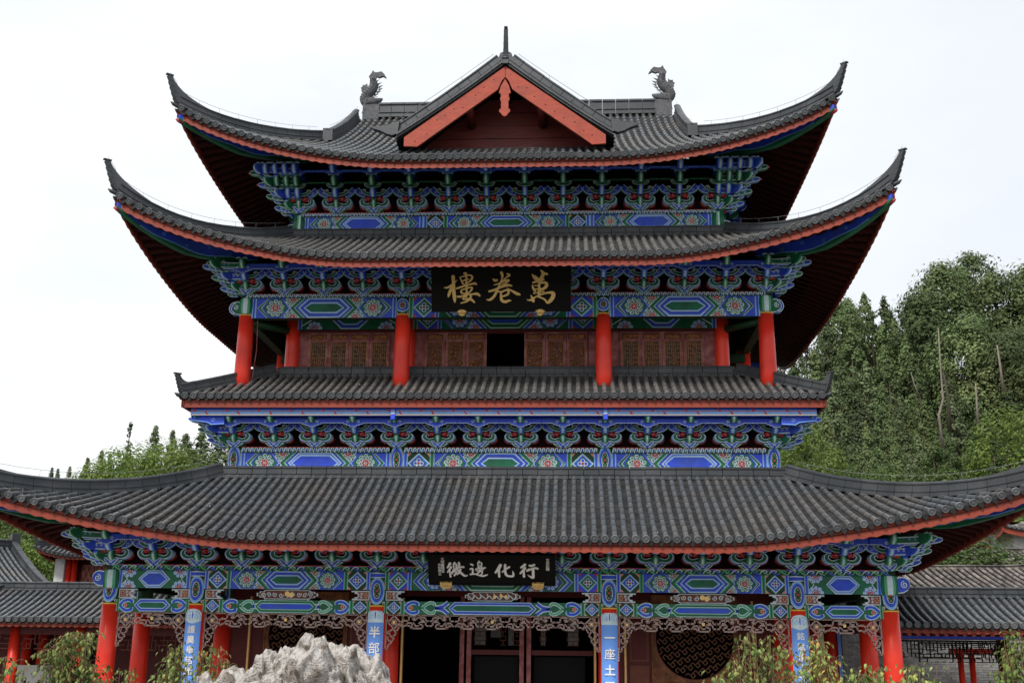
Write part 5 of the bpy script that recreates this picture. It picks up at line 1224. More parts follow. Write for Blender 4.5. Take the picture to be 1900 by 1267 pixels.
def tilted(name, label, cat_, w, h, Yt, zt, Yb, zb, xc=0.):
    t = thing(name, label, cat_, (xc, Yb, zb)); ang = atan2(Yb-Yt, zt-zb); t.rotation_euler = (ang, 0, 0)
    return t
b3 = tilted('name_board', 'black name board with three large gold brush characters below the third eave', 'sign', 3.74, 1.28, 1.02, 12.66, 1.42, 11.46)
def board(par, w, h, k='black'):
    m = MB(); m.box(-w/2, w/2, 0, .07, 0, h, k)
    for a, b, c, d in ((-w/2, w/2, 0, .035), (-w/2, w/2, h-.035, h), (-w/2, -w/2+.035, .035, h-.035), (w/2-.035, w/2, .035, h-.035)): m.box(a, b, -.012, .0, c, d, k)
    m.build('board', par)
board(b3, 3.74, 1.28)
def letter(strokes, par, su, sv, uo, vo, uc, vc, k, kside=None, nm='letter', dep=.03):
    """uc,vc: board position of tracing origin uo,vo"""
    brush(strokes, su, sv, uo, vo, dep, k, kside).build(nm, par, T(uc, -.001, vc))
q3 = .01438/17.6; r3_ = .01422/17.6
for st, ox in ((LOU, 820), (JUAN, 896), (WAN, 970)): letter(st, b3, q3, r3_, 0, 0, (ox-930)*.01438, 1.28-(496-489)*.01422, 'gold')
for s_ in (1, -1):
    m = MB(); cx = s_*1.05
    for i in range(7):
        an = (i-3)*.42; m.tube([(cx, -.04, -.03), (cx+sin(an)*.09, -.06, -.02+cos(an)*.07), (cx+sin(an)*.15, -.05, -.03+cos(an)*.11)], [.035, .03, .006], 'gold', 6)
    m.tube([(cx-.09, -.04, -.05), (cx, -.06, -.09), (cx+.09, -.04, -.05)], [.02, .04, .02], 'gold', 6); m.build('lotus_foot', b3)
b1 = tilted('name_board', 'long black name board with four white brush characters over the entrance', 'sign', 2.98, .78, -.85, 4.88, -.42, 4.21, .01)
b1.rotation_euler = (atan2(.43, .67), 0, 0); board(b1, 2.98, .80)
q1 = .01252; w1 = .0155
for st, ox, sc_ in ((HUI, 824, 21.84), (BIAN, 824, 21.84), (HUA, 911, 17.1), (XING, 911, 17.1)): letter(st, b1, q1/sc_, w1/sc_, 0, 0, (ox-912.5)*q1, .80-(1036-1031)*w1, 'letter', dep=.012)
for s_ in (1, -1):
    m = MB(); cx = s_*1.08; m.prism([(cx-.13, -.02), (cx-.14, .10), (cx-.08, .085), (cx, .10), (cx+.08, .085), (cx+.14, .10), (cx+.13, -.02), (cx+.06, -.07), (cx, -.06), (cx-.06, -.07)], -.07, -.01, 'gold')
    for i in range(4): m.tube([(cx-.09+.06*i, -.075, .04), (cx-.08+.06*i, -.09, .0), (cx-.09+.06*i, -.075, -.03)], [.012, .022, .01], 'gold', 5)
    m.build('bat_foot', b1)
def glyphs(txt, size, parent, u, v, k, bold=.0, dep=.004, y=-.002, name='letter'):
    cu = bpy.data.curves.new('letter', 'FONT'); cu.body = txt; cu.size = size; cu.extrude = dep; cu.offset = bold*size; cu.align_x = 'CENTER'; cu.align_y = 'CENTER'; cu.resolution_u = 3
    o = bpy.data.objects.new('letter', cu); COL.objects.link(o)
    dg = bpy.context.evaluated_depsgraph_get(); me = bpy.data.meshes.new_from_object(o.evaluated_get(dg)); bpy.data.objects.remove(o); bpy.data.curves.remove(cu)
    me.materials.clear(); me.materials.append(K[k])
    return place(name, me, parent, T(u, y-dep, v) @ Matrix.Rotation(pi/2, 4, 'X'))
for i, ch in enumerate('世宗欽賜'): glyphs(ch, .085, b1, (1017-912.5)*q1, .80-(14+8.2*i)*w1*.62, 'letter', .01)
for i, ch in enumerate('大明嘉靖年'): glyphs(ch, .085, b1, (821-912.5)*q1, .80-(12+8.0*i)*w1*.66, 'letter', .01)
for i, ch in enumerate('木知府立'): glyphs(ch, .08, b1, (815-912.5)*q1, .80-(26+7.6*i)*w1*.68, 'letter', .01)
def couplet(x, txt, size, step, first, lab, fancy, small=None):
    t = thing('couplet_board', lab, 'couplet board', (x, 0, .9), group='couplet boards on the front columns')
    r = .262; aw = .80; n = 10; z1 = 2.58 if fancy else 2.62; m = MB()
    def strip(z0_, z1_, k, rr, a_=aw):
        vs = []
        for i in range(n+1):
            th = -a_+2*a_*i/n
            for z in (z0_, z1_): vs.append((sin(th)*rr, -cos(th)*rr, z))
        m.add(vs, [(2*i, 2*i+2, 2*i+3, 2*i+1) for i in range(n)], k, True)
    vs = []
    for i in range(n+1):
        th = -aw+2*aw*i/n
        for rr, z in ((r, 0), (r, z1), (r-.025, z1), (r-.025, 0)): vs.append((sin(th)*rr, -cos(th)*rr, z))
    m.add(vs, [(4*i+j, 4*i+4+j, 4*i+4+(j+1) % 4, 4*i+(j+1) % 4) for i in range(n) for j in range(4)]+[(0, 1, 2, 3), (4*n+3, 4*n+2, 4*n+1, 4*n)], 'couplet')
    m.build('board', t)
    P = Paint(lambda u, v, o: (sin(u/r)*(r+.004+o), -cos(u/r)*(r+.004+o), v)); h0 = z1-.24
    w = aw*r; 
    if fancy:
        for q in range(9):
            u0 = -w*.98+1.96*w*q/9; u1 = u0+1.96*w/9; f = lambda u: z1+.13*sqrt(max(0, 1-(u/w)**2))+.0
            P.poly([(u0, h0+.06-.03*cos(u0/w*3)), (u1, h0+.06-.03*cos(u1/w*3)), (u1, f(u1)), (u0, f(u0))], 'white', 0)
    else:
        for q in range(9):
            u0 = -w*.98+1.96*w*q/9; u1 = u0+1.96*w/9; f = lambda u: z1+.09*sqrt(max(0, 1-(u/w)**4)); P.poly([(u0, h0+.06), (u1, h0+.06), (u1, f(u1)), (u0, f(u0))], 'white', 0)
    for s_ in (1, -1):
        P.line(spiral(s_*w*.45, z1-.045, .062, 1.4, pi/2, s_, .014, 16), .014, 'blue2', 1); P.line([(s_*w*.2, z1+.06, .012), (s_*w*.55, z1+.065, .02), (s_*w*.85, z1-.03, .014), (s_*w*.8, z1-.12, .008)], .01, 'blue2', 1, n=3)
    P.line([(0, z1-.10, .01), (0, z1-.02, .03), (0, z1+.07, .012)], .01, 'blue', 1, n=3)
    P.mb.build('cloud_header', t)
    for i, ch in enumerate(txt): glyphs(ch, size, t, 0, first-step*i, 'letter', .008 if ch in '座部護舉銘賦族韶儒' else .022, .006, -r-.001)
    if small:
        for i, ch in enumerate(small): glyphs(ch, .045, t, .205, 1.90-.062*i, 'white', .0, .003, -r*.78)
glab = 'couplet boards'
couplet(-X0, '半部民族史', .27, .36, 2.20, 'pale blue couplet board with large white letters on the column just behind the rock', False)
couplet(X0, '一座土司衙', .25, .36, 2.13, 'pale blue couplet board starting with a single stroke, on the column right of the entrance', False, '木府書院記')
couplet(-X1, '護昊舉韶光', .19, .235, 2.22, 'pale blue couplet board with small letters on the column left of the rock', True)
couplet(X1, '銘賦儒人文才', .18, .235, 2.22, 'pale blue couplet board with small letters behind the right hand shrub', True)
# ================================================================== NEIGHBOURING BUILDINGS
def pavilion(t, x0, x1, yf, depth, ze, zt, k='tile', sides=(0,), A=0., La=3, B=0., kk=.8, parts=0, pitch=.2275, hip=False, ridge_h=.34, key='n', ends=True, pans=True, fasc=.14, label=None):
    """roof with its front eave at yf running x0..x1, top line depth behind"""
    rf = Roof((x1-x0)/2, yf, yf+2*depth, ze, depth, zt, Hg=depth if hip else depth, kk=kk, A=A, p=2, La=La, B=B, pitch=pitch, k=k)
    if not hip:
        rf.dmax = lambda side, q: rf.R if side in (0, 2) else 0.01
    r_ = build_roof(rf, t, parts=parts, soff=.9, endparts=ends, sides=sides, fasc=fasc, rafters=True, thick=.10, key=key, nopans=() if pans else (0, 1, 2, 3), label=label, cap=200)
    # children were built around x=0: shift the roof part
    r_.location.x = (x0+x1)/2
    return rf, r_
# --- left corridor
e = at(100, 1149, 6.5); tp_ = at(100, 1094, 8.8)
lc = thing('corridor', 'low tiled corridor with red posts beside the left side of the hall', 'corridor', (0, 0, 0))
rf, r_ = pavilion(lc, -21.5, -9.7, 6.5, 2.3, e.z, tp_.z, key='lc', parts=2)
ridge_run([(-5.9, 8.8, tp_.z), (5.9, 8.8, tp_.z)], r_, .26, step=.36, w=.2)
a = at(18, 1090, 8.9); ridge_run([a-Vector((-15.6, 0, 0)), a-Vector((-15.6+1.2, 1.2, .55))], r_, .16, step=.4, w=.14)
m = MB(); m.box(-21.5, -9.7, 10.4, 10.5, -.6, e.z+.3, 'darkred'); m.build('back_wall', lc)
m = MB(); m.box(-21.5, -9.7, 6.7, 11, -.7, -.02, 'plinth'); m.build('plinth', lc)
m = MB(); m.box(-21.5, -9.7, 7.25, 7.42, e.z-.42, e.z-.18, 'darkred'); m.build('eave_beam', lc)
def rpost(par, px, Y, r, top, k='column', bot=-.05):
    p = at(px, 1200, Y); q = MB(); q.tube([(0, 0, 0), (0, 0, top-bot)], [r, r*.95], k, 18); return q.build('post', par, T(p.x, Y, bot))
def fretband(par, x0, x1, Y, z0, z1, k, nm='fretwork', cell=.12, rs=1):
    q = MB(); rr = random.Random(rs); nx = int((x1-x0)/cell); nz_ = max(2, int((z1-z0)/cell)); cx = (x1-x0)/nx; cz_ = (z1-z0)/nz_
    for i in range(nx+1):
        for j in range(nz_):
            if rr.random() < .62: q.box(x0+i*cx-.012, x0+i*cx+.012, Y-.02, Y+.02, z0+j*cz_, z0+(j+1)*cz_, k)
    for j in range(nz_+1):
        for i in range(nx):
            if rr.random() < .68 or j == nz_: q.box(x0+i*cx, x0+(i+1)*cx, Y-.02, Y+.015, z0+j*cz_-.012, z0+j*cz_+.012, k)
    for x in (x0-.03, x1): q.box(x, x+.03, Y-.03, Y+.03, z0-.02, z1+.02, k)
    q.box(x0, x1, Y-.03, Y+.03, z1-.005, z1+.03, k)
    q.build(nm, par, kind='stuff')
for px, Y, r in ((26, 7.3, .17), (50, 10.2, .16), (80, 10.2, .17), (113, 10.2, .12), (148, 7.3, .17)): rpost(lc, px, Y, r, e.z-.2)
fretband(lc, -17, -9.8, 7.32, e.z-.85, e.z-.42, 'lattice', rs=2); fretband(lc, -15.6, -13.9, 10.1, 1.3, 2.6, 'black', rs=3)
m = MB(); m.box(-16.2, -14.4, 9.4, 9.6, -.05, 2.05, 'plaster'); m.build('parapet', lc)
# --- big roof behind on the far left
br = thing('side_hall', 'grey tiled side hall at the left edge with a long curved hip', 'building', (0, 0, 0))
rt_ = at(28, 1004, 20.0); ang = radians(45); dep = 6.0
ev = Vector((rt_.x+dep*sin(ang), rt_.y-dep*cos(ang), 0)); ez = rt_.z-2.55
rf, r_ = pavilion(br, -13.0, 0, 0, dep, ez, rt_.z-.3, kk=.62, key='br', sides=(0,), ends=False, pans=False)
r_.location = (0, 0, 0)
# local frame: right eave end at the origin of the thing
for ch in list(r_.children): ch.location.x -= 6.5
r_.rotation_euler = (0, 0, ang); r_.location = (ev.x, ev.y, 0)
path = [Vector((-.05, dep*i/10, rf.pos(0, 0, dep*i/10).z+.03)) for i in range(11)]; ridge_run(path, r_, .30, step=.45, w=.2)
ridge_run([(-13, dep, rt_.z-.28), (0, dep, rt_.z-.28)], r_, .34, step=.45, w=.2)
m = MB(); m.box(-.18, .18, dep-.15, dep+.15, rt_.z-.2, rt_.z+.32, 'ridge'); m.build('ridge_end_block', r_)
m = MB(); m.box(-12.6, -.5, .9, 2*dep-.9, -.6, ez+.1, 'darkred'); m.add([(-.5, .9, ez), (-.5, 2*dep-.9, ez), (-.5, dep, rt_.z-.5)], [(0, 1, 2)], 'darkred'); w_ = m.build('wall', br); w_.rotation_euler = (0, 0, ang); w_.location = (ev.x, ev.y, 0)
# --- small two storey house
sh = thing('small_house', 'small two storey house with white corner wall and open red lattice doors', 'house', (0, 0, 0))
el = at(78, 1029, 24.0); er = at(205, 1036, 24.0); tp_ = at(120, 980, 27.0)
rf, r_ = pavilion(sh, el.x-.3, el.x+7.6, 24.0, 3.2, el.z, el.z+2.3, hip=True, A=.35, La=2.0, kk=.7, key='sh', sides=(0, 3), ends=False, pans=False)
hp = [rf.pos(0, -(rf.Xb-d), d)+Vector((0, 0, .04)) for d in [3.2*(1-i/8) for i in range(9)]]; ridge_run(hp, r_, .26, step=.5, w=.16)
horn(r_, hp[-1], (-.7071, -.7071, 0), .15, .35, .2, .1, back=hp[-3]+Vector((0, 0, .24)))
wx = el.x+.30; wz = el.z-.1
m = MB(); m.box(wx-.05, wx+.40, 24.9, 29, -.6, wz, 'plaster'); m.build('corner_wall', sh)
m = MB(); m.box(wx+.4, wx+6.5, 25.4, 29, -.6, wz, 'darkred'); m.build('wall', sh)
for i in range(2): q = MB(); q.tube([(wx+.55+.28*i, 25.1, -.6), (wx+.55+.28*i, 25.1, wz)], .13, 'column', 14); q.build('post', sh)
for i in range(3):
    q = MB(); x = wx+1.1+.62*i; q.box(x, x+.58, 25.3, 25.36, wz-2.9, wz-.25, 'panelred')
    for a in range(4):
        for b in range(9): q.box(x+.07+.12*a, x+.15+.12*a, 25.28, 25.3, wz-2.7+.27*b, wz-2.52+.27*b, 'wood' if (a+b) % 2 else 'frame')
    q.build('door_leaf', sh) if i < 2 else None
m = MB(); m.box(wx+2.35, wx+3.25, 25.38, 25.395, wz-2.9, wz-.25, 'void'); m.build('doorway', sh)  # flat black sheet stands in for the unlit opening
q = MB(); q.box(wx+3.3, wx+4.4, 25.3, 25.36, wz-2.9, wz-.25, 'panelred'); q.build('door_leaf', sh)
# --- right corridor
e = at(1780, 1160, 3.9); tp_ = at(1780, 1106, 5.9)
rc = thing('corridor', 'tiled corridor with black fretwork and thin red posts right of the hall', 'corridor', (0, 0, 0))
rf, r_ = pavilion(rc, 9.75, 22.0, 3.9, 2.0, e.z, tp_.z, key='rc', parts=2, kk=.7)
ridge_run([(-6.1, 5.9, tp_.z), (6.1, 5.9, tp_.z)], r_, .26, step=.36, w=.2)
m = MB(); m.box(9.75, 22, 4.5, 4.66, e.z-.36, e.z-.14, 'darkred'); m.box(9.75, 22, 4.44, 4.5, e.z-.34, e.z-.16, 'blue'); m.build('eave_beam', rc)
m = MB()
for i in range(50): x = 9.8+i*.24; m.box(x, x+.10, 3.98, 4.5, e.z-.27, e.z-.17, 'fascia')
m.build('rafter_end', rc, kind='stuff')
fretband(rc, 9.9, 13.4, 4.6, e.z-.82, e.z-.40, 'black', cell=.10, rs=5); fretband(rc, 11.6, 15, 5.9, e.z-.95, e.z-.45, 'black', cell=.10, rs=6)
for px in (1766+14, 1801): rpost(rc, px, 6.6, .085, e.z-.62)
m = MB(); a = at(1765, 1210, 6.55); m.box(a.x, a.x+1.3, 6.5, 6.66, a.z-.04, a.z+.12, 'column'); m.build('lintel', rc)
rpost(rc, 1861, 4.9, .17, e.z-.2, 'darkred')
m = MB(); m.box(9.75, 22, 4.0, 10, -.7, -.02, 'plinth'); m.build('plinth', rc)
# grey brick wall behind the corridor, bricks built one by one
bw = thing('brick_wall', 'grey brick wall behind the red posts of the right corridor', 'wall', (0, 9.0, 0))
m = MB(); m.box(10.2, 19, .02, .3, -.1, 4.4, 'mortar'); m.build('mortar', bw)
bk = MB(); bk.box(0, .262, 0, .06, 0, .062, 'brick'); bkm = bk.mesh('brick'); bst = MB(); rr = random.Random(4); nbr = 0
for row in range(58):
    z = .0+row*.074
    for i in range(32):
        x = 10.25+i*.275+(row % 2)*.137; P_ = T(x, rr.uniform(-.008, .006), z)
        if 1.3 < z < 3.6 and x < 15.0 and nbr < 300: place('brick', bkm, bw, P_); nbr += 1
        else: bst.addmesh(bk, P_)
bst.build('brick', bw, kind='stuff')
# --- old clay roofs and houses on the right
def oldroof(lab, pxa, pxb, pyt, pye, Yf, dep, name='old_roof_house'):
    t = thing(name, lab, 'house', (0, 0, 0)); a = at(pxa, pye, Yf); b = at(pxb, pye, Yf); tt = at((pxa+pxb)/2, pyt, Yf+dep)
    rf, r_ = pavilion(t, a.x, b.x, Yf, dep, a.z, tt.z, k='old', ends=False, pans=False, kk=.85, key='old', pitch=.25)
    w2 = (b.x-a.x)/2; ridge_run([(-w2, Yf+dep, tt.z), (-w2*.4, Yf+dep, tt.z-.10), (w2*.5, Yf+dep, tt.z-.08), (w2, Yf+dep, tt.z+.1)], r_, .22, step=.5, w=.25, k='old')
    m = MB(); m.box(a.x+.3, b.x-.3, Yf+.8, Yf+dep*2-.8, -.6, a.z+.1, 'brick'); m.build('wall', t); return t
oldroof('weathered brown tile roof just above the right corridor ridge', 1655, 2060, 1055, 1100, 11.5, 3.6)
oldroof('paler brown tile roof further back at the right edge', 1815, 2120, 1023, 1052, 21, 3.2)
wh = thing('white_house', 'white house with red eaves on the slope at the right edge', 'house', (0, 0, 0))
a = at(1880, 989, 33); b = at(1990, 989, 33); zt = at(1930, 962, 35.5).z
rf, r_ = pavilion(wh, a.x-.9, b.x, 32, 3.2, a.z+.1, zt, hip=True, A=.25, La=1.5, k='old', ends=False, pans=False, key='wh', sides=(0, 3), fasc=.3)
zb = at(1880, 1030, 33).z
m = MB(); m.box(a.x, b.x-.8, 33, 37, zb-6, a.z+.1, 'plaster'); m.build('wall', wh)
for i in range(2): q = MB(); q.box(a.x+1.0+1.9*i, a.x+1.9+1.9*i, 32.95, 33.0, zb+.35, a.z-.35, 'frame'); q.build('window_frame', wh); q = MB(); q.box(a.x+1.06+1.9*i, a.x+1.84+1.9*i, 32.93, 32.95, zb+.42, a.z-.42, 'glass'); q.build('pane', wh)
st_ = thing('stair_pavilion', 'stepped red and grey roofs of a covered stair on the slope', 'pavilion', (0, 0, 0))
for i in range(3):
    a = at(1796+9*i, 976+14*i, 26-.5*i); q = MB(); q.add([(a.x, a.y, a.z), (a.x+.75, a.y, a.z-.30), (a.x+.75, a.y+2, a.z-.30), (a.x, a.y+2, a.z), (a.x, a.y, a.z-.12), (a.x+.75, a.y, a.z-.42), (a.x+.75, a.y+2, a.z-.42), (a.x, a.y+2, a.z-.12)], [(0, 1, 2, 3), (4, 7, 6, 5), (0, 4, 5, 1), (1, 5, 6, 2)], 'fascia')
    q.box(a.x, a.x+.7, a.y+.05, a.y+1.9, a.z-3.5, a.z-.42, 'panelred'); q.tube([(a.x, a.y, a.z+.06), (a.x+.78, a.y, a.z-.25)], .07, 'ridge', 8); q.box(a.x+.7, a.x+1.0, a.y, a.y+.3, a.z-3.2, a.z-.1, 'ridge'); q.build('stair_roof', st_)
# ================================================================== TREES
def leafquad(mb, c, nrm, size, k, rr):
    n_ = nrm.normalized(); a = n_.cross(Vector((rr.uniform(-1, 1), rr.uniform(-1, 1), rr.uniform(-1, 1)))).normalized(); b = n_.cross(a)
    s1 = size*rr.uniform(.6, 1.2); s2 = size*rr.uniform(.35, .7)
    mb.add([c-a*s1, c-b*s2+n_*size*.12, c+a*s1, c+b*s2+n_*size*.12], [(0, 1, 2, 3)], k)
def conifer(seed, h, rad, k, n=2600, shape='fir', bare=.12, leafs=.26):
    rr = random.Random(seed); cr = MB(); tr = MB()
    tr.tube([(0, 0, 0), (rr.uniform(-.1, .1), rr.uniform(-.1, .1), h*.5), (0, 0, h*.97)], [h*.018, h*.011, .02], 'bark' if bare > .5 else 'barkd', 8)
    cl = []; N = int(40+rad*22) if shape != 'spire' else 60      # foliage clumps spread over an uneven envelope
    lob = [(rr.uniform(0, 6.28), rr.uniform(.75, 1.2)) for _ in range(5)]
    for i in range(N):
        t = rr.random()**(1.15 if shape == 'fir' else .9); z = h*(bare+(1-bare)*t); an = rr.uniform(0, 6.28)
        lb = 1+.22*sum(sin(an*(q+1)+p+t*5*(q+1))*a for q, (p, a) in enumerate(lob))/3
        if shape in ('fir', 'spire'): env = (1-t)**.95*1.25*min(1, t*4+.5)
        else: env = sqrt(max(.02, 1-(1.75*t-.72)**2)) if t > .25 else .35+t*2.2
        r = rad*env*lb*rr.uniform(.45, .95)
        cz_ = rad*(.25+.15*rr.random())*(1.3-.95*t if shape == 'fir' else 1.1) if shape != 'spire' else rad*.5*(1.2-t)
        cl.append((Vector((cos(an)*r, sin(an)*r, z)), max(cz_, .22)))
    for t in (.90, .95, .985): cl.append((Vector((0, 0, h*t)), .10*rad+.9*rad*(1-t)))
    wt = [c[1]**2 for c in cl]
    for c, r in rr.choices(cl, wt, k=n):
        d = Vector((rr.gauss(0, 1), rr.gauss(0, 1), rr.gauss(0, 1))).normalized(); q = rr.uniform(.25, 1.08)
        p = c+Vector((d.x*r*q, d.y*r*q, d.z*r*q*(.75 if shape != 'spire' else 1.3)))
        out_ = Vector((p.x, p.y, 0)); nr = d*.9+(out_.normalized() if out_.length > .1 else Vector())*.5+Vector((0, 0, .7))
        leafquad(cr, p, nr, leafs*rr.uniform(.6, 1.25), k, rr)
    return tr.mesh('trunk'), cr.mesh('crown')
def broad(seed, h, rad, k, n=3200, leafs=.16, trunk=True):
    rr = random.Random(seed); cr = MB(); tr = MB(); tr.tube([(0, 0, 0), (.1, 0, h*.3), (0, .1, h*.6)], [h*.03, h*.022, h*.01], 'barkd', 8)
    cs = []
    for i in range(34):
        a = rr.uniform(0, 2*pi); v = rr.uniform(-1, 1); rr_ = rad*rr.uniform(.45, .85)
        c = Vector((cos(a)*sqrt(1-v*v)*rr_, sin(a)*sqrt(1-v*v)*rr_, h*.62+v*h*.30)); cs.append((c, rad*rr.uniform(.22, .42)))
        tr.tube([(0, 0, h*.4), c*.55+Vector((0, 0, h*.2)), c], [h*.009, h*.006, .01], 'barkd', 5)
    for q in range(n):
        c, r = rr.choice(cs); d = Vector((rr.gauss(0, 1), rr.gauss(0, 1), rr.gauss(0, 1))).normalized(); p = c+d*r*rr.uniform(.65, 1.05)
        leafquad(cr, p, d+Vector((0, 0, .8)), leafs*rr.uniform(.7, 1.3), k, rr)
    return tr.mesh('trunk'), cr.mesh('crown')
TP = dict(
 fir=[conifer(i, 17, 3.7, 'fir', 13000, bare=.06, leafs=.20) for i in (1, 2, 3)], dull=[conifer(i, 15, 3.6, 'fir2', 12000, bare=.04, leafs=.20) for i in (11, 12)],
 big=[conifer(i, 21, 4.6, 'fir', 18000, 'clump', bare=.06, leafs=.22) for i in (21, 22, 23)],
 spire=[conifer(31, 12, 1.0, 'fir2', 2600, 'spire', .02, .17)], pine=[conifer(41, 18, 3.0, 'fir', 2600, 'clump', bare=.66, leafs=.22)],
 small=[conifer(51, 9, 2.2, 'leafd', 5200, 'fir', .02, .15)],
 broad=[broad(61, 8, 4.0, 'leaf', 7500, .15), broad(62, 8, 3.6, 'leaf', 7500, .15)], dark=[broad(71, 8, 4.2, 'leafd', 8000, .14), broad(72, 8, 4.0, 'leafd', 8000, .15)])
def tree(kind, px, py, Y, h, label, name, rz=None, sx=1., grp=None, cat_='tree'):
    """top of the crown seen at px,py, standing at depth Y, h metres tall"""
    p = at(px, py, Y); i = int(R()*len(TP[kind])); tm, cm = TP[kind][i]
    H0 = dict(fir=17, dull=15, big=21, spire=12, pine=18, small=9, broad=8*.98, dark=8*.98)[kind]
    t = thing(name, label, cat_, (p.x, Y, p.z-h), grp, R()*6.28 if rz is None else rz)
    s_ = h/H0; t.scale = (s_*sx, s_*sx, s_); place('trunk', tm, t); place('crown', cm, t); return t
# wooded hill on the right: individually placed crowns, far to near
FIRL = 'tall dark conifer in the dense wood covering the right hill'
rows = [
 (120, 20, [(1600, 540), (1640, 552), (1688, 560)]),
 (112, 20, [(1540, 548), (1575, 556), (1620, 575), (1660, 585), (1712, 575)]),
 (104, 17, [(1450, 640), (1490, 600), (1530, 590), (1580, 610), (1635, 600), (1680, 622), (1730, 610), (1890, 540), (1940, 520)]),
 (95, 15, [(1440, 720), (1475, 670), (1512, 650), (1556, 655), (1605, 665), (1650, 660), (1700, 680), (1760, 680), (1800, 672), (1850, 660), (1905, 650)]),
 (86, 13, [(1430, 770), (1465, 745), (1500, 720), (1545, 705), (1590, 725), (1632, 715), (1670, 735), (1715, 740), (1770, 735), (1820, 745), (1870, 720), (1915, 730)]),
 (76, 11, [(1445, 810), (1490, 785), (1530, 770), (1570, 790), (1612, 780), (1655, 800), (1700, 808), (1750, 795), (1800, 800), (1850, 790), (1900, 800)]),
 (66, 9, [(1520, 830), (1560, 822), (1600, 838), (1645, 845), (1690, 850), (1830, 850), (1880, 845), (1920, 850)])]
ORD = ['first', 'second', 'third', 'fourth', 'fifth', 'sixth', 'seventh', 'eighth', 'ninth', 'tenth', 'eleventh', 'twelfth', 'thirteenth']
RN = ['on the far crest', 'just below the crest', 'in the third row down', 'in the middle of the wood', 'in the row below the middle', 'in the second row from the bottom', 'along the lowest edge of the wood']
for ri, (Y, h, lst) in enumerate(rows):
    for ti, (px, py) in enumerate(lst):
        k_ = 'fir' if R() < .6 else 'dull'
        tree(k_, px+random.uniform(-6, 6), py+random.uniform(-6, 6), Y+random.uniform(-4, 4), h*random.uniform(.95, 1.25), '%s conifer from the left %s, right hill' % (ORD[ti], RN[ri]), 'conifer', grp='conifers of the dense wood on the right hill', sx=random.uniform(.80, 1.05))
for px, py, Y, h, lab in ((1745, 500, 106, 26, 'very large conifer left of the tall pine on the hill crest'), (1842, 510, 108, 26, 'very large rounded conifer right of the tall pine'), (1898, 500, 108, 27, 'very large conifer cut by the right frame edge'), (1708, 545, 104, 22, 'broad conifer with ragged left side below the crest'), (1790, 590, 98, 22, 'large conifer in the shade under the tall pine'), (1868, 610, 95, 20, 'large conifer with pale broken trunk near the right edge'), (1560, 560, 108, 19, 'pointed conifer standing above its neighbours near the roof corner')):
    tree('big', px, py, Y, h, lab, 'conifer', sx=.98)
tree('pine', 1803, 476, 112, 20, 'tall bare trunked pine sticking out above the right hill', 'pine_tree', sx=1.1)
tree('pine', 1778, 500, 110, 17, 'smaller bare trunked pine leaning beside the tallest one', 'pine_tree', sx=.8)
for px, py, Y, h, lab in ((1728, 795, 60, 8, 'bright green cone shaped young conifer on the lower right hill'), (1768, 822, 58, 6, 'smaller cone shaped conifer right of the bright one'), (1842, 818, 58, 7, 'bushy young conifer near the right roof ridge')):
    tree('small', px, py, Y, h, lab, 'young_conifer', sx=1.1)
for px, py, Y, h, lab in ((1497, 808, 44, 6, 'yellow green round tree touching the right end of the lowest roof ridge'), (1858, 770, 62, 9, 'light green leafy tree among the conifers near the right edge')):
    tree('broad', px, py, Y, h, lab, 'leafy_tree', sx=.85)
# pale trunks
def trunk_(px, pts, Y, lab, r=.16, k='bark'):
    t = thing('bare_trunk', lab, 'tree trunk', tuple(at(pts[-1][0], pts[-1][1], Y))); o = t.location
    m = MB(); n = len(pts); m.tube([at(a, b, Y)-o for a, b in pts], [r*(.35+.65*i/(n-1)) for i in range(n)], k, 8); m.build('trunk', t); return t
trunk_(0, [(1741, 610), (1745, 680), (1750, 740), (1742, 770), (1750, 830)], 62, 'long pale bare trunk rising through the middle of the right wood', .13)
trunk_(0, [(1750, 690), (1760, 740), (1762, 800)], 64, 'reddish straight trunk just right of the long pale one', .18, 'barkd')
trunk_(0, [(1850, 640), (1856, 680), (1862, 725)], 74, 'pale broken trunk near the right edge of the wood', .16)
trunk_(0, [(1810, 710), (1815, 790)], 72, 'short pale trunk between dark crowns on the right', .14)
trunk_(0, [(1690, 690), (1697, 715), (1706, 735)], 66, 'dead grey branch forking in the middle of the wood', .07)
# round bushes between the roofs on the right
tree('dark', 1760, 990, 19, 4.6, 'dark round tree above the brown tile roof', 'leafy_tree', sx=1.25)
tree('dark', 1715, 1015, 18.5, 4.0, 'lower part of dark round tree beside the corner bracket', 'leafy_tree', sx=1.0)
tree('broad', 1840, 948, 38, 7, 'bright green bamboo like tree left of the white house', 'leafy_tree', sx=.55)
tree('broad', 1885, 915, 42, 7, 'light green tree above the white house', 'leafy_tree', sx=.9)
for ti, (px, py, Y) in enumerate(((1815, 925, 48), (1850, 905, 50), (1900, 890, 55), (1760, 880, 58), (1700, 878, 60), (1640, 880, 60), (1570, 872, 60))):
    tree('dark', px, py, Y, 7, 'dark leafy tree at the foot of the right hill, %s of its row' % ('third from right', 'second from right', 'rightmost', 'middle', 'third from left', 'second from left', 'leftmost')[ti], 'leafy_tree', grp='dark trees along the foot of the right hill')
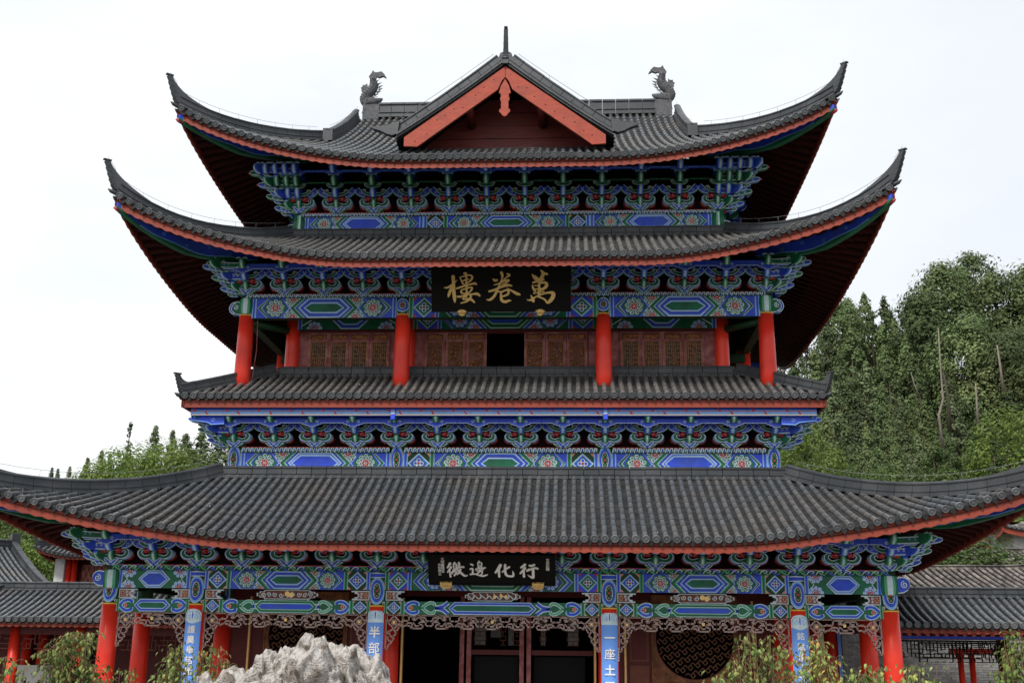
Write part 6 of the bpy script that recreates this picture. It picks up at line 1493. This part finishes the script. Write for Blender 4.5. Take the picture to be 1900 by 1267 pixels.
# left hill
tree('spire', 243, 786, 70, 9, 'thin pointed cypress standing alone against the sky', 'cypress_tree', sx=1.15)
for px, py, Y, h, lab in ((289, 790, 72, 10, 'conifer right of the thin cypress'), (322, 798, 76, 9, 'conifer between the cypress and the hall'), (163, 850, 74, 7, 'dark conifer left of the light green bushes'), (190, 836, 74, 8, 'rounded dark conifer left of the thin cypress'), (205, 842, 78, 7, 'narrow dark conifer close to the thin cypress'), (130, 866, 80, 5, 'tiny conifer poking above the left ridge'), (97, 868, 84, 5, 'pair of tiny conifers above the left ridge'), (108, 870, 84, 5, 'tiny conifer second from the left above the ridge')):
    tree('dull', px, py, Y, h*1.2, lab, 'conifer', sx=.85)
for ti, (px, py, Y, h) in enumerate(((345, 805, 62, 9), (375, 800, 60, 10), (405, 806, 58, 10), (432, 812, 56, 10), (360, 835, 54, 8), (400, 840, 52, 8))):
    tree('dull', px, py, Y, h, 'dull green conifer %s of the clump left of the hall' % ('at the left end', 'second from the left', 'second from the right', 'at the right end', 'front left', 'front right')[ti], 'conifer', grp='dull conifers left of the hall', sx=1.3)
for px, py, Y, h, lab in ((225, 845, 44, 6, 'light green leafy tree left of the middle one behind the left roof ridge'), (262, 836, 42, 6.5, 'light green leafy tree below the thin cypress'), (305, 832, 40, 7, 'largest light green leafy tree behind the left roof ridge'), (345, 850, 38, 6, 'light green leafy tree nearest the hall on the left'), (190, 865, 44, 5, 'low light green leafy tree at the left end of the row')):
    tree('broad', px, py, Y, h, lab, 'leafy_tree', sx=.9)
for ti, (px, py, Y, h) in enumerate(((10, 925, 60, 7), (45, 930, 62, 7), (85, 938, 60, 7), (25, 955, 52, 6), (70, 962, 50, 6), (-20, 930, 60, 8), (110, 955, 55, 6))):
    tree('dark', px, py, Y, h, 'dark leafy tree under the left roof corner, %s' % ('back row left', 'back row middle', 'back row right', 'front row left', 'front row middle', 'cut by the frame edge', 'front row right')[ti], 'leafy_tree', grp='dark trees on the far left slope')
tree('broad', 92, 985, 33, 6, 'yellow green leafy tree between the two left roofs', 'leafy_tree', sx=.95)
tree('broad', 75, 1010, 31, 5, 'smaller yellow green leafy tree behind the large grey roof', 'leafy_tree', sx=.9)
# ================================================================== FOREGROUND ROCK AND SHRUBS
def scholar_rock():
    Y = -14.2; sil = [(352, 1290), (372, 1262), (400, 1256), (425, 1243), (446, 1250), (462, 1245), (478, 1216), (512, 1214), (526, 1203), (544, 1206), (556, 1196), (562, 1189), (588, 1188), (598, 1180), (614, 1182), (626, 1196), (648, 1198), (664, 1198), (676, 1216), (694, 1232), (712, 1252), (736, 1275), (760, 1310)]
    pts = [at(a, b+7, Y) for a, b in sil]; xs = [p.x for p in pts]; zs = [p.z for p in pts]; x0, x1 = xs[0], xs[-1]
    def top(x):
        for i in range(len(xs)-1):
            if x <= xs[i+1]: t = (x-xs[i])/(xs[i+1]-xs[i]); return zs[i]+(zs[i+1]-zs[i])*t
        return zs[-1]
    t = thing('scholar_rock', 'pale pitted limestone rock standing in front of the left bays', 'rock', ((x0+x1)/2, Y, -.6)); cx = (x0+x1)/2
    nx, nt = 260, 170; vs = []
    for i in range(nx+1):
        x = x0+(x1-x0)*i/nx; tz = top(x); u = (x-cx)/((x1-x0)/2); dep = .62*sqrt(max(0, 1-u*u*.9))
        for j in range(nt+1):
            a = -pi*.5+ 2*pi*j/nt; c_, s_ = cos(a), sin(a)     # a from the back bottom round
            hh = tz+.6
            yy = c_*dep*(1+.25*s_); zz = hh*.5+hh*.5*(abs(s_)**.55*math.copysign(1, s_))
            p = Vector((x, yy, zz)); q = p*2.2
            n1 = noise.fractal(q, .9, 2.1, 5)*.20; n2 = 0; n3 = noise.noise(p*13.)*.022+noise.noise(p*29.)*.012+noise.noise(p*55.)*.005
            rg = (1-abs(noise.noise(p*4.1+Vector((3, 1, 2)))*2))*.13-.05; cell = noise.voronoi(p*4.6)[0]; pit = -.24*max(0, .42-cell[0])*1.8+rg*.6
            w = noise.voronoi(p*11)[0]; pit -= .09*max(0, .38-w[0])*2.2; pit -= max(0, .13-abs(noise.noise(p*1.9+Vector((7, 2, 5)))))*1.3; pit += max(0, noise.noise(p*2.6+Vector((1, 9, 4))))*.16
            nd = Vector((0, c_, s_*.8)).normalized(); k_ = n1+n2+n3+pit*1.35
            dz = k_*.8 if s_ > .6 else k_
            vs.append((x-cx+n1*.35, yy+nd.y*k_*1.25, zz+nd.z*dz))
    m = MB(); m.add(vs, [(i*(nt+1)+j, i*(nt+1)+j+1, (i+1)*(nt+1)+j+1, (i+1)*(nt+1)+j) for i in range(nx) for j in range(nt)], 'rock', True)
    m.build('rock_body', t)
scholar_rock()
def leaf_mesh(k):
    m = MB(); L = .066; w = .038
    m.add([(0, 0, 0), (L*.3, w*.5, -.006), (L*.65, w*.42, -.014), (L, 0, -.034), (L*.65, -w*.42, -.014), (L*.3, -w*.5, -.006), (L*.35, 0, .004), (L*.7, 0, -.008)], [(0, 6, 1), (1, 6, 7, 2), (2, 7, 3), (0, 5, 6), (5, 4, 7, 6), (4, 3, 7)], k, False)
    return m
def shrub(label, px0, px1, py_top, Y, n=700, k='leafy', seed=1, grp=None, base=None, dense=1., lk='leafd', lean=0., bot=1330):
    rr = random.Random(seed); pc = (px0+px1)/2; tp = at(pc, py_top, Y); l = at(px0, py_top, Y).x; r = at(px1, py_top, Y).x; zb = -.55 if Y > -17.4 else 1.3
    t = thing('shrub', label, 'shrub', (tp.x, Y, zb), grp); hw = (r-l)/2; H = tp.z-zb; zl = at(pc, bot, Y).z-zb
    stems = MB(); fol = MB(); A = leaf_mesh(k); B = leaf_mesh(lk); Am = A.mesh('leaf'); Bm = B.mesh('leaf'); cnt = 0; nt = max(8, n//14)
    for i in range(nt):
        u = rr.uniform(-1, 1); env = sqrt(max(0, 1-abs(u)**2.2)); topz = zl+(H-zl)*env*rr.uniform(.35, 1.0) if rr.random() < .75 else zl+(H-zl)*env
        e_ = Vector((u*hw+lean*hw*.3, rr.uniform(-.45, .45)*max(hw, .3), topz)); b_ = Vector((u*hw*.25, rr.uniform(-.1, .1), .0)); mid = b_.lerp(e_, .55)+Vector((u*hw*.18, 0, .1))
        P_ = cat([tuple(b_), tuple(mid), tuple(e_)], 7); stems.tube(P_, [.016*(1-.85*q/(len(P_)-1)) for q in range(len(P_))], 'stem', 5)
        nl = int(28*dense)
        for q in range(nl):
            f = 1-rr.random()**1.2*.62; idx = min(int(f*(len(P_)-1)), len(P_)-2); p = Vector(P_[idx]).lerp(Vector(P_[idx+1]), f*(len(P_)-1)-idx)
            an = rr.uniform(0, 2*pi); tw = Vector((cos(an), sin(an), rr.uniform(-.2, .5)))*rr.uniform(.02, .16); p2 = p+tw
            if q % 3 == 0: stems.tube([p, p+tw*.6+Vector((0, 0, .02)), p2], [.004, .003, .002], 'stem', 4)
            M4 = T(*p2) @ RZ(an+rr.uniform(-.6, .6)) @ Matrix.Rotation(rr.uniform(.2, 1.0), 4, 'Y') @ Matrix.Rotation(rr.uniform(-.6, .6), 4, 'X') @ Matrix.Scale(rr.uniform(.7, 1.25), 4)
            second = rr.random() < .2
            if cnt < 130 and rr.random() < .4: place('leaf', Bm if second else Am, t, M4); cnt += 1
            else: fol.addmesh(B if second else A, M4)
    stems.build('stem', t); fol.build('foliage', t, kind='stuff')
shrub('leafy green shrub in front of the leftmost red column', 78, 214, 1172, -12.5, 1150, seed=2, dense=1.5)
shrub('low shrub with yellowing leaves at the bottom left corner', -30, 62, 1218, -12.2, 520, seed=3)
shrub('small green shrub behind the left edge of the second couplet board', 296, 362, 1196, -11.5, 480, seed=4)
shrub('reddish yellow twiggy shrub left of the rock', 352, 440, 1196, -12.2, 520, seed=5, lk='leafr')
shrub('airy shrub with drooping leaves before the right round window', 1345, 1480, 1172, -12.4, 900, seed=6)
shrub('shrub covering the foot of the rightmost couplet board', 1468, 1560, 1184, -12.0, 620, seed=7, lk='leafr')
shrub('low bright shrub in front of the right corner column', 1560, 1680, 1234, -13, 560, seed=8)
shrub('low shrub below the grey brick wall', 1660, 1775, 1232, -12.4, 380, seed=9)
shrub('tall dark leaved shrub at the right frame edge', 1838, 1930, 1172, -12, 900, seed=10, lk='leafd', k='leaf')
shrub('low shrub between the first two left columns', 206, 268, 1238, -11.8, 260, seed=11)
shrub('low shrub at the foot of the right round window', 1290, 1360, 1246, -13, 260, seed=12)

# ------------------------------------------------------------------ small finishing things
m = MB(); m.tube([(-X1+.33, C-.05, 11.45), (-X1+.36, C-.05, 10.6), (-X1+.30, C-.06, 9.75)], .012, 'panelred', 5); m.build('hanging_cord', hall)
p = at(1556, 1165, 5.9); q = at(1560, 1260, 5.9)
t = thing('couplet_board', 'narrow blue board seen edge on behind the right corner column', 'couplet board', (p.x, 5.9, .6)); m = MB(); m.box(-.05, .05, 0, .3, 0, p.z-.6, 'couplet'); m.build('board', t)
rr = random.Random(12); m = MB()
for rf, n in ((rf1, 12), (rf2, 7), (rf3, 6), (rf4, 3)):
    for i in range(n):
        a = rr.uniform(-rf.Xb+1.5, rf.Xb-1.5); d = rr.uniform(.0, min(rf.dmax(0, a), 3.4)*.95); p = rf.pos(0, a, d)+Vector((0, 0, .085 if rr.random() < .5 else .03)); r = rr.uniform(.006, .018)
        m.add([p+Vector((r*cos(x), r*1.3*sin(x), .01+.012*sin(x*2)+r*.5*sin(x))) for x in (0, 1.1, 2.3, 3.3, 4.4, 5.4)], [(0, 1, 2, 3, 4, 5)], 'mortar')
m.build('lime_flecks', hall, kind='stuff')
